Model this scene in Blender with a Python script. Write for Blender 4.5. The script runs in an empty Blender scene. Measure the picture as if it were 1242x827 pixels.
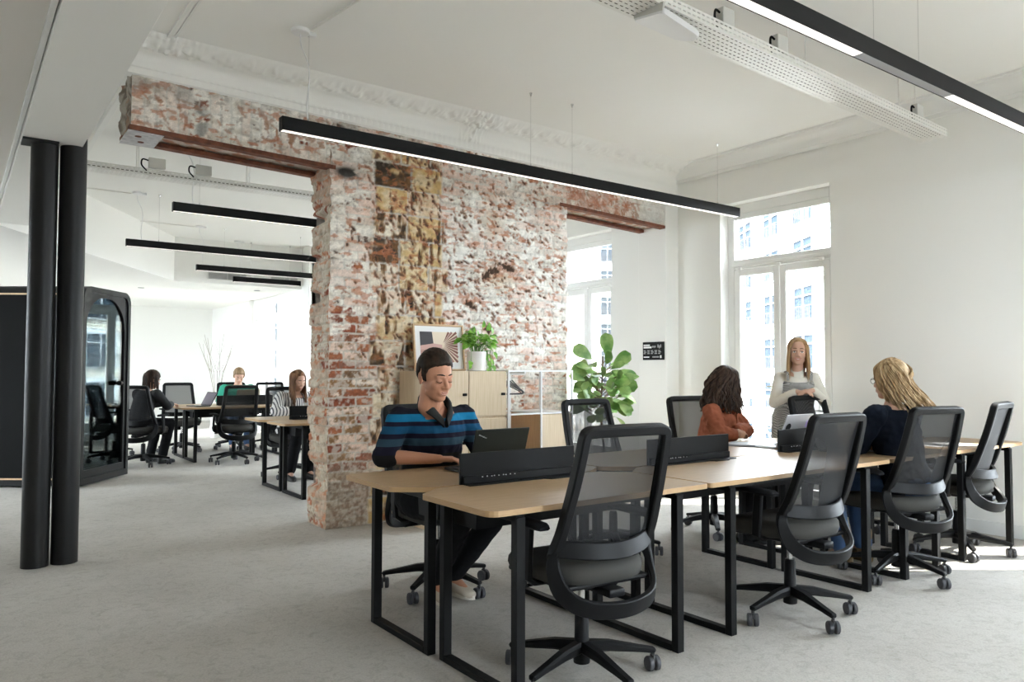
import bpy, bmesh, math, random
import numpy as np
from mathutils import Vector, Matrix, noise as mnoise
random.seed(7)
PI = math.pi
SC = bpy.context.scene
COL = SC.collection
V = Vector

def link(o, parent=None):
    COL.objects.link(o)
    if parent: o.parent = parent
    return o
def tag(o, label=None, cat=None, group=None, kind=None):
    if label: o['label'] = label
    if cat: o['category'] = cat
    if group: o['group'] = group
    if kind: o['kind'] = kind
    return o
def thing(name, label, cat, loc=(0, 0, 0), rz=0.0, group=None):
    o = bpy.data.objects.new(name, None); link(o)
    o.empty_display_size = 0.1
    o.location = loc; o.rotation_euler = (0, 0, rz)
    return tag(o, label, cat, group)
def copy_tree(o, parent=None):
    c = o.copy(); COL.objects.link(c)
    if parent: c.parent = parent
    for ch in list(o.children): copy_tree(ch, c)
    return c

# ---------------------------------------------------------------- mesh builder
class MB:
    def __init__(self): self.bm = bmesh.new()
    def _xf(self, vs, M):
        if M is not None:
            for v in vs: v.co = M @ v.co
    def box(self, c, s, M=None, bevel=0.0, seg=2):
        r = bmesh.ops.create_cube(self.bm, size=1.0)
        vs = r['verts']
        for v in vs: v.co = V((v.co.x*s[0]+c[0], v.co.y*s[1]+c[1], v.co.z*s[2]+c[2]))
        if bevel > 0:
            es = list({e for v in vs for e in v.link_edges})
            rr = bmesh.ops.bevel(self.bm, geom=vs+es, offset=bevel, segments=seg, profile=0.5, affect='EDGES')
            vs = list({v for f in rr['faces'] for v in f.verts} | {v for v in vs if v.is_valid})
        self._xf(vs, M)
        return self
    def ell(self, c, r, R=None, u=16, v=10):
        rr = bmesh.ops.create_uvsphere(self.bm, u_segments=u, v_segments=v, radius=1.0)
        for w in rr['verts']:
            p = V((w.co.x*r[0], w.co.y*r[1], w.co.z*r[2]))
            if R is not None: p = R @ p
            w.co = p + V(c)
        return self
    def rings(self, rings, closed=False, caps=True):
        bm = self.bm; L = []
        for ring in rings: L.append([bm.verts.new(p) for p in ring])
        n = len(L[0]); m = len(L)
        for i in range(m if closed else m-1):
            A, B = L[i], L[(i+1) % m]
            for j in range(n):
                try: bm.faces.new((A[j], A[(j+1) % n], B[(j+1) % n], B[j]))
                except ValueError: pass
        if caps and not closed:
            bm.faces.new(list(reversed(L[0]))); bm.faces.new(L[-1])
        return self
    def tube(self, path, r, n=8, closed=False, caps=True):
        path = [V(p) for p in path]; m = len(path)
        rs = r if isinstance(r, (list, tuple)) else [r]*m
        rings = []; N = None
        for i, p in enumerate(path):
            if closed: t = (path[(i+1) % m]-path[i-1])
            else: t = path[min(i+1, m-1)]-path[max(i-1, 0)]
            if t.length < 1e-9: t = V((0, 0, 1))
            t.normalize()
            if N is None:
                N = t.orthogonal().normalized()
            else:
                N = (N - t*N.dot(t))
                if N.length < 1e-6: N = t.orthogonal()
                N.normalize()
            B = t.cross(N)
            rings.append([p + (N*math.cos(2*PI*k/n)+B*math.sin(2*PI*k/n))*rs[i] for k in range(n)])
        return self.rings(rings, closed, caps)
    def sweep(self, path, w, h, hint, closed=False, rnd=0.25, caps=True):
        """rounded-rect bar along path. hint: vector (or per point list) the width w lies along"""
        path = [V(p) for p in path]; m = len(path)
        ws = w if isinstance(w, (list, tuple)) else [w]*m
        hs = h if isinstance(h, (list, tuple)) else [h]*m
        rings = []
        for i, p in enumerate(path):
            if closed: t = (path[(i+1) % m]-path[i-1])
            else: t = path[min(i+1, m-1)]-path[max(i-1, 0)]
            t.normalize()
            hv = V(hint[i]) if isinstance(hint, list) else V(hint)
            N = hv - t*hv.dot(t); N.normalize(); B = t.cross(N)
            a, b = ws[i]/2, hs[i]/2; q = min(a, b)*rnd*2
            q = min(q, a*.98, b*.98)
            pts = [(a, -b+q), (a, b-q), (a-q, b), (-a+q, b), (-a, b-q), (-a, -b+q), (-a+q, -b), (a-q, -b)]
            rings.append([p+N*x+B*y for x, y in pts])
        return self.rings(rings, closed, caps)
    def lathe(self, prof, c=(0, 0, 0), n=24, M=None, caps=True):
        rings = []
        for r, z in prof:
            ring = [V((c[0]+r*math.cos(2*PI*k/n), c[1]+r*math.sin(2*PI*k/n), c[2]+z)) for k in range(n)]
            if M is not None: ring = [M @ p for p in ring]
            rings.append(ring)
        return self.rings(rings, False, caps)
    def prism(self, poly, z0, z1, M=None, bevel=0.0):
        bm = self.bm
        a = [bm.verts.new((x, y, z0)) for x, y in poly]; b = [bm.verts.new((x, y, z1)) for x, y in poly]
        n = len(poly); fs = [bm.faces.new(list(reversed(a))), bm.faces.new(b)]
        for i in range(n): fs.append(bm.faces.new((a[i], a[(i+1) % n], b[(i+1) % n], b[i])))
        vs = a+b
        if bevel > 0:
            es = list(fs[0].edges)+list(fs[1].edges)
            rr = bmesh.ops.bevel(bm, geom=es, offset=bevel, segments=2, profile=.5, affect='EDGES')
            vs = list({v for v in vs if v.is_valid} | {v for f in rr['faces'] for v in f.verts})
        self._xf(vs, M)
        return self
    def quad(self, pts):
        self.bm.faces.new([self.bm.verts.new(p) for p in pts]); return self
    def capsule(self, p0, p1, r0, r1, n=14, k=4):
        p0, p1 = V(p0), V(p1); t = p1-p0; L = t.length
        if L < 1e-6: return self.ell(p0, (r0, r0, r0))
        t.normalize(); N = t.orthogonal().normalized(); B = t.cross(N)
        rings = []
        for i in range(k+1):
            a = PI/2*(1-i/k)
            rr, d = r0*math.cos(a), -r0*math.sin(a)
            rings.append((p0+t*d, max(rr, 1e-4)))
        for i in range(k+1):
            a = PI/2*(i/k)
            rings.append((p1+t*(r1*math.sin(a)), max(r1*math.cos(a), 1e-4)))
        return self.rings([[c+(N*math.cos(2*PI*j/n)+B*math.sin(2*PI*j/n))*r for j in range(n)] for c, r in rings])
    def chain(self, pts, rs):
        for i in range(len(pts)-1): self.capsule(pts[i], pts[i+1], rs[i], rs[i+1])
        return self
    def loft(self, rows, n=20):
        """rows: (center, a_vec, b_vec) elliptical rings"""
        return self.rings([[V(c)+V(a)*math.cos(2*PI*j/n)+V(b)*math.sin(2*PI*j/n) for j in range(n)] for c, a, b in rows])
    def mesh(self, name, mats=(), smooth=False, angle=None):
        bmesh.ops.recalc_face_normals(self.bm, faces=self.bm.faces[:])
        me = bpy.data.meshes.new(name); self.bm.to_mesh(me); self.bm.free()
        for m in (mats if isinstance(mats, (list, tuple)) else [mats]): me.materials.append(m)
        if smooth:
            me.shade_smooth()
            if angle: me.set_sharp_from_angle(angle=math.radians(angle))
        return me
    def build(self, name, mat, parent=None, smooth=False, angle=35, loc=None):
        me = self.mesh(name, mat, smooth, angle)
        o = bpy.data.objects.new(name, me); link(o, parent)
        if loc is not None: o.location = loc
        return o

def obj_from_mesh(name, me, parent=None):
    return link(bpy.data.objects.new(name, me), parent)

def remesh(mb, name, mat, voxel, smooth=4, fac=0.5):
    me = mb.mesh(name, mat)
    o = bpy.data.objects.new(name, me); COL.objects.link(o)
    m = o.modifiers.new('r', 'REMESH'); m.mode = 'VOXEL'; m.voxel_size = voxel; m.use_smooth_shade = True
    if smooth:
        s = o.modifiers.new('s', 'SMOOTH'); s.factor = fac; s.iterations = smooth
    dg = bpy.context.evaluated_depsgraph_get(); dg.update()
    out = bpy.data.meshes.new_from_object(o.evaluated_get(dg))
    bpy.data.objects.remove(o)
    out.name = name
    if not out.materials: out.materials.append(mat)
    out.shade_smooth()
    return out
def wrinkle(me, amp, scale, seed=0, zs=1.0):
    n = len(me.vertices); co = np.empty(n*3); no = np.empty(n*3)
    me.vertices.foreach_get('co', co); me.vertices.foreach_get('normal', no)
    co = co.reshape(-1, 3); no = no.reshape(-1, 3); d = np.empty(n); o1 = V((seed, seed*1.7, 0)); o2 = V((0, seed, 5)); ns = mnoise.noise
    for i in range(n):
        q = V(co[i])*scale; q.z *= zs; d[i] = ns(q+o1)*.65+ns(q*2.3+o2)*.35
    me.vertices.foreach_set('co', (co+no*(d*amp)[:, None]).ravel()); me.update()
    return me

# ---------------------------------------------------------------- materials
MATS = {}
def mat(name, col, rough=0.6, metal=0.0, spec=0.5, bump=None, **kw):
    m = bpy.data.materials.new(name); m.use_nodes = True
    nt = m.node_tree; b = nt.nodes['Principled BSDF']
    b.inputs['Base Color'].default_value = (*col, 1); b.inputs['Roughness'].default_value = rough
    b.inputs['Metallic'].default_value = metal; b.inputs['Specular IOR Level'].default_value = spec
    for k, v in kw.items(): b.inputs[k].default_value = v
    if bump:
        sc, st, di = bump
        tc = nt.nodes.new('ShaderNodeTexCoord'); no = nt.nodes.new('ShaderNodeTexNoise'); bp = nt.nodes.new('ShaderNodeBump')
        no.inputs['Scale'].default_value = sc; no.inputs['Detail'].default_value = 4
        bp.inputs['Strength'].default_value = st; bp.inputs['Distance'].default_value = di
        nt.links.new(tc.outputs['Object'], no.inputs['Vector']); nt.links.new(no.outputs[0], bp.inputs['Height']); nt.links.new(bp.outputs[0], b.inputs['Normal'])
    MATS[name] = m
    return m
def nodes(m): return m.node_tree.nodes, m.node_tree.links, m.node_tree.nodes['Principled BSDF']
def noise_color(m, c1, c2, scale, detail=4, lo=.35, hi=.65, stretch=(1, 1, 1), extra=None):
    n, l, b = nodes(m)
    tc = n.new('ShaderNodeTexCoord'); mp = n.new('ShaderNodeMapping'); mp.inputs['Scale'].default_value = stretch
    no = n.new('ShaderNodeTexNoise'); no.inputs['Scale'].default_value = scale; no.inputs['Detail'].default_value = detail
    cr = n.new('ShaderNodeValToRGB'); cr.color_ramp.elements[0].position = lo; cr.color_ramp.elements[1].position = hi
    cr.color_ramp.elements[0].color = (*c1, 1); cr.color_ramp.elements[1].color = (*c2, 1)
    l.new(tc.outputs['Object'], mp.inputs['Vector']); l.new(mp.outputs[0], no.inputs['Vector']); l.new(no.outputs[0], cr.inputs[0]); l.new(cr.outputs[0], b.inputs['Base Color'])
    return cr
def emis(name, col, s):
    m = bpy.data.materials.new(name); m.use_nodes = True; n, l, b = nodes(m)
    b.inputs['Base Color'].default_value = (.9, .9, .9, 1); b.inputs['Emission Color'].default_value = (*col, 1); b.inputs['Emission Strength'].default_value = s
    return m
def glassmat(name, tint=(1, 1, 1), rough=0.0, refl=1.0):
    m = bpy.data.materials.new(name); m.use_nodes = True; nt = m.node_tree; n, l = nt.nodes, nt.links
    n.remove(n['Principled BSDF'])
    tr = n.new('ShaderNodeBsdfTransparent'); tr.inputs[0].default_value = (*tint, 1)
    gl = n.new('ShaderNodeBsdfGlossy'); gl.inputs['Roughness'].default_value = rough; gl.inputs[0].default_value = (1, 1, 1, 1)
    fr = n.new('ShaderNodeFresnel'); fr.inputs[0].default_value = 1.5
    mu = n.new('ShaderNodeMath'); mu.operation = 'MULTIPLY'; mu.inputs[1].default_value = refl
    mx = n.new('ShaderNodeMixShader')
    l.new(fr.outputs[0], mu.inputs[0]); l.new(mu.outputs[0], mx.inputs[0]); l.new(tr.outputs[0], mx.inputs[1]); l.new(gl.outputs[0], mx.inputs[2]); l.new(mx.outputs[0], n['Material Output'].inputs[0])
    return m
def meshmat(name, col, alpha):
    m = bpy.data.materials.new(name); m.use_nodes = True; nt = m.node_tree; n, l = nt.nodes, nt.links
    b = n['Principled BSDF']; b.inputs['Base Color'].default_value = (*col, 1); b.inputs['Roughness'].default_value = .75
    tr = n.new('ShaderNodeBsdfTransparent'); mx = n.new('ShaderNodeMixShader')
    lw = n.new('ShaderNodeLayerWeight'); lw.inputs[0].default_value = .5; mr = n.new('ShaderNodeMapRange')      # woven mesh closes up at a slant
    mr.inputs['From Min'].default_value = .12; mr.inputs['From Max'].default_value = .80; mr.inputs['To Min'].default_value = alpha; mr.inputs['To Max'].default_value = .97
    l.new(lw.outputs['Facing'], mr.inputs[0]); l.new(mr.outputs[0], mx.inputs[0])
    l.new(tr.outputs[0], mx.inputs[1]); l.new(b.outputs[0], mx.inputs[2]); l.new(mx.outputs[0], n['Material Output'].inputs[0])
    return m

WHITE = mat('white wall paint', (.86, .855, .825), .85, bump=(60, .05, .002))
CEIL = mat('white ceiling paint', (.88, .875, .845), .9, bump=(30, .04, .002))
TRIMW = mat('white gloss trim', (.82, .82, .80), .45)
GREYP = mat('grey beige panel', (.74, .71, .67), .8)
CARPET = mat('light carpet', (.4, .38, .36), .97, spec=.1)
noise_color(CARPET, (.49, .46, .42), (.57, .545, .505), 1.6, 6, .3, .7)
def _carpet():
    n, l, b = nodes(CARPET)
    cr = [x for x in n if x.type == 'VALTORGB'][0]
    tc = n.new('ShaderNodeTexCoord')
    n2 = n.new('ShaderNodeTexNoise'); n2.inputs['Scale'].default_value = 110; n2.inputs['Detail'].default_value = 3
    n3 = n.new('ShaderNodeTexNoise'); n3.inputs['Scale'].default_value = 14; n3.inputs['Detail'].default_value = 8; n3.inputs['Roughness'].default_value = .75; n3.inputs['Distortion'].default_value = 1.5
    r2 = n.new('ShaderNodeValToRGB'); r2.color_ramp.elements[0].position = .33; r2.color_ramp.elements[1].position = .52
    r2.color_ramp.elements[0].color = (.80, .79, .77, 1); r2.color_ramp.elements[1].color = (1, 1, 1, 1)
    r3 = n.new('ShaderNodeValToRGB'); r3.color_ramp.elements[0].position = .3; r3.color_ramp.elements[1].position = .7
    r3.color_ramp.elements[0].color = (.84, .84, .84, 1); r3.color_ramp.elements[1].color = (1.0, 1.0, 1.0, 1)
    m1 = n.new('ShaderNodeMixRGB'); m1.blend_type = 'MULTIPLY'; m1.inputs[0].default_value = 1
    m2 = n.new('ShaderNodeMixRGB'); m2.blend_type = 'MULTIPLY'; m2.inputs[0].default_value = 1
    l.new(tc.outputs['Object'], n2.inputs['Vector']); l.new(tc.outputs['Object'], n3.inputs['Vector'])
    l.new(n3.outputs[0], r2.inputs[0]); l.new(n2.outputs[0], r3.inputs[0])
    l.new(cr.outputs[0], m1.inputs[1]); l.new(r2.outputs[0], m1.inputs[2]); l.new(m1.outputs[0], m2.inputs[1]); l.new(r3.outputs[0], m2.inputs[2]); l.new(m2.outputs[0], b.inputs['Base Color'])
    bp = n.new('ShaderNodeBump'); bp.inputs['Strength'].default_value = .35; bp.inputs['Distance'].default_value = .004
    l.new(n2.outputs[0], bp.inputs['Height']); l.new(bp.outputs[0], b.inputs['Normal'])
_carpet()
BLACK = mat('black powder coated metal', (.006, .006, .006), .5, spec=.16)
COLUMN = mat('black column paint', (.010, .0095, .009), .45, spec=.22)
PLASTIC = mat('black plastic', (.006, .006, .0065), .5, spec=.18)
SOFTBLK = mat('dark charcoal fabric', (.012, .012, .013), .9, spec=.1, bump=(400, .2, .001))
SEATF = mat('black seat fabric', (.052, .050, .045), .85, spec=.2, bump=(500, .25, .001))
CHROME = mat('chrome', (.7, .7, .7), .2, 1.0)
RUBBER = mat('grey caster tread', (.05, .05, .055), .5)
CHMESH = meshmat('black backrest mesh', (.006, .006, .007), .76)
def wood(name, c1, c2, stretch, rough=.45, scale=6):
    m = mat(name, c1, rough); noise_color(m, c1, c2, scale, 5, .3, .7, stretch); return m
OAKX = wood('pale oak desktop', (.36, .235, .122), (.435, .295, .165), (1.2, 9, 9), .36)
OAKE = wood('plywood desk edge', (.40, .25, .12), (.48, .31, .16), (3, 3, 40), .6)
OAKZ = wood('pale oak door', (.56, .43, .28), (.67, .54, .38), (22, 22, .9), .5, 5)
OAKD = wood('darker oak side', (.42, .26, .14), (.52, .34, .20), (22, 22, .9), .5, 5)
FRAMEW = wood('oak picture frame wood', (.55, .36, .20), (.62, .43, .26), (6, 6, 6), .5)
METALW = mat('white metal frame', (.82, .82, .82), .35)
GALV = mat('white perforated steel', (.80, .79, .75), .4, .1)
GREYBOX = mat('pale grey junction box', (.62, .61, .57), .5)
RUST = mat('rusty steel', (.17, .055, .03), .8, .2); noise_color(RUST, (.10, .035, .022), (.24, .085, .045), 18, 6, .3, .7)
ZINC = mat('pale steel plate', (.58, .57, .58), .5, .3); noise_color(ZINC, (.48, .47, .49), (.66, .65, .66), 25, 5)
GLASS = glassmat('window glass', (.97, .98, .98), 0, .8)
PODGLASS = glassmat('booth glass', (.46, .53, .54), .01, .28)
DIFF = emis('white light diffuser', (1, .93, .84), .62)
DIFFG = mat('grey blank cover', (.35, .35, .36), .5)
PAPER = mat('white paper', (.8, .8, .8), .8)
POTW = mat('white ceramic', (.78, .76, .72), .45)
LEAF = mat('pothos leaf', (.10, .30, .03), .4); noise_color(LEAF, (.09, .28, .02), (.26, .50, .07), 30, 3)
FIG = mat('fig leaf', (.08, .2, .05), .4); noise_color(FIG, (.12, .27, .06), (.40, .56, .20), 9, 4)
STEM = mat('plant stem', (.20, .13, .07), .8)
SOIL = mat('soil', (.05, .035, .025), .95)
# ================================================================= the setting
ZC = 3.50; XW = 6.50; XF = 6.66
def struct(o, label=None, cat=None): return tag(o, label, cat, kind='structure')
m = MB(); m.box((1.35, 8.3, -.05), (11.1, 23.4, .1)); struct(m.build('floor', CARPET), 'pale grey carpet floor of the open office', 'floor')
m = MB(); m.box((1.35, 8.3, ZC+.1), (11.1, 23.4, .2)); struct(m.build('ceiling', CEIL), 'white plaster ceiling over the open office', 'ceiling')

WIN = [(-1.8, -.67), (1.0, 2.13), (3.90, 5.15), (6.79, 7.95), (9.6, 10.75), (11.6, 12.75)]  # last opening is added out of sight to brighten the back room
ZB, ZT = .06, 3.0
def wall_with_openings(name, horiz, a0, a1, b0, b1, openings, z1=ZC, label=None):
    """wall slab between planes b0..b1, running a0..a1 with openings (lo, hi, zb, zt). horiz='Y': runs along Y"""
    m = MB()
    def bx(lo, hi, zb, zt):
        if hi-lo < 1e-4 or zt-zb < 1e-4: return
        c, s = ((b0+b1)/2, (lo+hi)/2, (zb+zt)/2), (b1-b0, hi-lo, zt-zb)
        if horiz == 'X': c, s = (c[1], c[0], c[2]), (s[1], s[0], s[2])
        m.box(c, s)
    cur = a0
    for lo, hi, zb, zt in openings:
        bx(cur, lo, 0, z1); bx(lo, hi, 0, zb); bx(lo, hi, zt, z1); cur = hi
    bx(cur, a1, 0, z1)
    return struct(m.build(name, WHITE), label, 'wall')
wall_with_openings('wall_right', 'Y', -3.4, 13.2, XW, XW+.32, [(a, b, ZB, ZT) for a, b in WIN], label='white window wall on the right with tall french windows')
WINB = [(15.0, 16.9)]
wall_with_openings('wall_right', 'Y', 13.2, 19.9, 5.2, 5.5, [(15.0, 16.9, ZB, 2.78)], label='white window wall at the far end of the back room').name = 'wall_right_back'
m = MB(); m.box((6.0, 13.35, ZC/2), (1.7, .3, ZC)); struct(m.build('wall_return', WHITE), 'white return wall between the two window walls', 'wall')
m = MB(); m.box((1.0, 19.8, ZC/2), (10.2, .2, ZC)); struct(m.build('wall_back', WHITE), 'white far wall behind the back room', 'wall')
FILL_WINL = [(9.0, 11.0), (12.6, 14.6), (16.2, 18.2)]  # unseen openings added so daylight fills the back room
wall_with_openings('wall_left', 'Y', -3.4, 19.9, -4.2, -4.0, [(a, b, .5, 2.7) for a, b in FILL_WINL], label='white wall on the left side with added unseen windows')
FILL_WINR = [(2.6, 4.0)]  # unseen opening added behind the camera for fill light
wall_with_openings('wall_front', 'X', -4.2, 6.9, -3.4, -3.2, [(a, b, .5, 3.05) for a, b in FILL_WINR], label='white wall behind the viewer with an added fill window')

# ---- french windows
def french_window(name, y0, y1, xf, label, zt=ZT, frosted=False):
    w = y1-y0; yc = (y0+y1)/2
    root = thing(name, label, 'window', (xf, yc, 0)); root['kind'] = 'structure'
    d = .07; ht = zt-ZB
    ztr = 2.37      # transom centre
    m = MB()
    for s in (-1, 1): m.box((0, s*(w/2-.04), ZB+ht/2), (d, .08, ht), bevel=.006)
    m.box((0, 0, zt-.05), (d, w-.16, .10), bevel=.006); m.box((0, 0, ZB+.03), (d, w-.16, .06), bevel=.006)
    m.box((0, 0, ztr), (d, w-.16, .10), bevel=.006); m.box((-.03, 0, ztr-.01), (.05, w-.12, .035), bevel=.008)
    m.box((-.02, 0, zt-.13), (.03, w-.16, .06), bevel=.008)
    m.build('window_frame', TRIMW, root)
    iw = (w-.16)/2
    for s in (-1, 1):
        y = s*iw/2; sw = iw-.006; z0, z1 = ZB+.07, ztr-.055; h = z1-z0
        sash = MB()
        for q in (-1, 1): sash.box((-.012, y+q*(sw/2-.035), z0+h/2), (.055, .07, h), bevel=.007)
        sash.box((-.012, y, z1-.035), (.055, sw-.14, .07), bevel=.007); sash.box((-.012, y, z0+.09), (.055, sw-.14, .18), bevel=.007)
        so = sash.build('window_sash', TRIMW, root)
        g = MB(); g.box((-.005, y, z0+.18+(h-.25)/2), (.006, sw-.13, h-.24)); g.build('window_pane', GLASS, so)
        if s > 0:
            hd = MB(); hd.box((-.05, y-sw/2+.02, 1.12), (.02, .025, .12), bevel=.004); hd.tube([(-.06, y-sw/2+.02, 1.10), (-.10, y-sw/2+.02, 1.10), (-.10, y-sw/2+.11, 1.10)], .009)
            hd.build('window_handle', CHROME, so)
    g = MB(); g.box((0, 0, (ztr+.05+zt-.10)/2), (.006, w-.15, zt-.10-ztr-.04)); g.build('window_pane', GLASS, root)
    h = MB()
    for y in (-.42*w+.06, 0, .42*w-.06): h.box((-.05, y, ztr-.05), (.03, .045, .03), bevel=.006)
    h.build('window_catch', TRIMW, root)
    return root
WL = ['french window behind the viewer', 'tall french window beside the viewer letting sun onto the carpet', 'tall french window behind the standing woman', 'tall french window seen past the brick wall', 'tall french window hidden behind the brick wall', 'tall french window added unseen far behind the brick wall for daylight']
for i, (a, b) in enumerate(WIN): french_window('window_%d' % (i+1), a, b, XF, 'white '+WL[i])
french_window('window_7', 15.0, 16.9, 5.36, 'white french window at the far end of the back room', 2.78)
NW = ['first', 'second', 'third', 'fourth', 'fifth', 'sixth']
def fill_window(n, a, b, loc, rz, zt, label):  # unseen window added to let in fill light
    root = thing('window_%d' % n, label, 'window', loc, rz=rz); root['kind'] = 'structure'
    w = b-a; h = zt-.5; m = MB()
    for x in (-w/2+.04, 0, w/2-.04): m.box((x, 0, .5+h/2), (.08, .07, h), bevel=.005)
    for z in (.54, zt-.04): m.box((0, 0, z), (w-.1, .07, .08), bevel=.005)
    m.build('window_frame', TRIMW, root)
    m = MB(); m.box((0, 0, .5+h/2), (w-.1, .006, h-.1)); m.build('window_pane', GLASS, root)
for i, (a, b) in enumerate(FILL_WINR): fill_window(8+i, a, b, ((a+b)/2, -3.3, 0), 0, 3.05, 'wide white window added in the wall behind the viewer for fill light')
for i, (a, b) in enumerate(FILL_WINL): fill_window(9+i, a, b, (-4.1, (a+b)/2, 0), PI/2, 2.7, '%s wide white window added unseen along the left wall for fill light' % NW[i])

# ---- the pier that carries the brick lintel at the window wall
m = MB(); m.box((6.41, 5.94, ZC/2), (.22, .42, ZC), bevel=.012); struct(m.build('wall_pier', WHITE), 'white plastered pier with the small black sign', 'wall')

# ---- skirting
m = MB(); m.box((XW-.008, .0, .05), (.016, 1.98, .10)); m.box((XW-.008, 3.015, .05), (.016, 1.75, .10)); m.box((XW-.008, 5.45, .05), (.016, .58, .10)); m.box((XW-.008, -2.1, .05), (.016, 2.2, .1))
struct(m.build('baseboard_right', TRIMW), 'white skirting board along the window wall', 'skirting')

# ---- dropped beam, side ceiling, trims
m = MB(); m.box((.492, 3.0, (2.73+ZC)/2), (.345, 12.4, ZC-2.73), bevel=.004); struct(m.build('ceiling_beam', CEIL), 'white boxed ceiling beam above the black columns', 'beam')
m = MB(); m.box((-1.85, 3.0, 2.80), (4.3, 12.4, .06)); struct(m.build('ceiling_side', GREYP), 'beige grey lowered ceiling on the far left', 'ceiling')
m = MB(); m.box((.302, 3.0, 2.762), (.024, 12.4, .02), bevel=.003); struct(m.build('trim_1', TRIMW), 'pale metal edge strip along the lowered ceiling', 'trim')
m = MB(); m.box((1.12, 2.0, ZC-.008), (.02, 6.9, .016)); m.box((1.16, 2.0, ZC-.005), (.015, 6.9, .010)); struct(m.build('trim_2', TRIMW), 'thin moulding on the ceiling beside the beam', 'trim')
m = MB(); m.box((1.04, 7.6, ZC-.03), (.05, 2.6, .06), bevel=.006); struct(m.build('trim_3', TRIMW), 'pale ceiling strip behind the brick lintel', 'trim')

# ---- soffit in the back room with air grilles
m = MB()
poly = [(-.75, 7.68), (-.55, 8.0), (1.36, 11.105), (2.98, 13.70), (5.2, 13.70), (5.2, 19.7), (-.75, 19.7)]
m.prism(poly, 2.75, ZC, bevel=.004); struct(m.build('ceiling_soffit', CEIL), 'white dropped soffit around the back room', 'soffit')
SLAT = mat('grille grey', (.35, .35, .35), .5)
for i, (x0, x1, lb) in enumerate(((3.53, 4.18, 'white slotted air grille in the soffit, nearer the left'), (4.62, 5.12, 'white slotted air grille in the soffit, nearer the window'))):
    g = thing('air_grille', lb, 'air grille', ((x0+x1)/2, 13.695, 2.885), group='air grilles in the soffit'); w = x1-x0
    m = MB()
    for z in (-.06, .06): m.box((0, -.006, z), (w, .014, .012))
    for x in (-w/2, 0, w/2): m.box((x, -.006, 0), (.014, .014, .13))
    m.build('grille_frame', TRIMW, g)
    m = MB()
    for k in range(7): m.box((0, -.004, -.048+k*.016), (w-.01, .01, .007))
    m.build('grille_slats', SLAT, g)
for i, (x, y, lb) in enumerate(((2.75, 15.2, 'small round downlight in the soffit, left of the window'), (4.6, 14.4, 'small round downlight in the soffit, nearer the brick'))):
    d = thing('downlight', lb, 'downlight', (x, y, 2.75), group='downlights in the soffit')
    MB().lathe([(.055, 0), (.055, -.008), (.04, -.008), (.036, .0)], n=20).build('trim_ring', SLAT, d)

# ---- cornice against the right wall
def sweep_profile(name, prof, path, label, mt=TRIMW):
    """prof: list of (outward, z) ; path: list of (point, outward dir)"""
    m = MB(); m.rings([[V(p)+V(o)*a+V((0, 0, z)) for a, z in prof] for p, o in path])
    return m
prof = [(0, 0), (.02, 0), (.025, -.012), (.045, -.016), (.05, .02), (.06, .022), (.075, .045), (.10, .075), (.14, .10), (.15, .11), (.155, .135), (.175, .14), (.18, .155), (0, .155)]
prof = [(a, z-.155) for a, z in prof]
m = sweep_profile('x', prof, [((XW, 5.73, ZC), (-1, 0, 0)), ((XW, -3.19, ZC), (-1, 0, 0))], '')
struct(m.build('trim_4', TRIMW, smooth=True, angle=40), 'white plaster cornice along the window wall', 'cornice')

# ---- ornate cornice over the brick wall
def ornate():
    NX = 760; xs = np.linspace(.90, 6.46, NX)
    prof = [(-.02, -.02), (.022, 0), (.024, .045), (.034, .052), (.036, .07)]
    # cove then leaf frieze on the ceiling
    for k in range(1, 7):
        a = k/6*PI/2; prof.append((.036+.075*(1-math.cos(a)), .07+.085*math.sin(a)))
    base = len(prof)
    for k in range(11): prof.append((.115+.02*k, .160+.004*k))
    prof.append((.335, .215))
    P = np.array(prof); n = len(prof)
    verts = np.zeros((NX, n, 3))
    for i, x in enumerate(xs):
        zb = 3.305 - (x-.97)*.0185
        top = ZC+.004
        sc = (top-zb)/.215
        verts[i, :, 0] = x; verts[i, :, 1] = 5.75-P[:, 0]; verts[i, :, 2] = zb+P[:, 1]*sc
    for i, x in enumerate(xs):
        for j in range(n):
            if base <= j < n-1:
                u = x*16; t = (j-base)/10
                d = .018*abs(math.sin(u*1.0+2.5*math.sin(t*3)))*math.sin(PI*min(1, t*1.0+.05)) + .020*max(0, mnoise.noise(V((x*28, t*4.5, 1.3))))*math.sin(PI*min(1, t+.08))
                big = math.exp(-((x-3.72)/.16)**2)+.8*math.exp(-((x-1.15)/.18)**2)
                d += big*.05*abs(mnoise.noise(V((x*22, t*5, 7))))
                verts[i, j, 2] -= d; verts[i, j, 1] -= d*.4
            elif 4 <= j < base:
                big = math.exp(-((x-3.72)/.10)**2)
                d = big*.05*abs(mnoise.noise(V((x*30, j*.8, 3))))
                verts[i, j, 1] -= d
            elif j == 3 or j == 2:
                verts[i, j, 1] -= .0015*(math.sin(x*120) > 0)
    V_ = verts.reshape(-1, 3); F = []
    for i in range(NX-1):
        for j in range(n-1):
            a = i*n+j; F.append((a, a+n, a+n+1, a+1))
    me = bpy.data.meshes.new('trim_5'); me.from_pydata(V_.tolist(), [], F); me.materials.append(CEIL); me.shade_smooth(); me.set_sharp_from_angle(angle=math.radians(50))
    return obj_from_mesh('trim_5', me)
struct(ornate(), 'ornate white leaf cornice above the brick wall', 'cornice')
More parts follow.
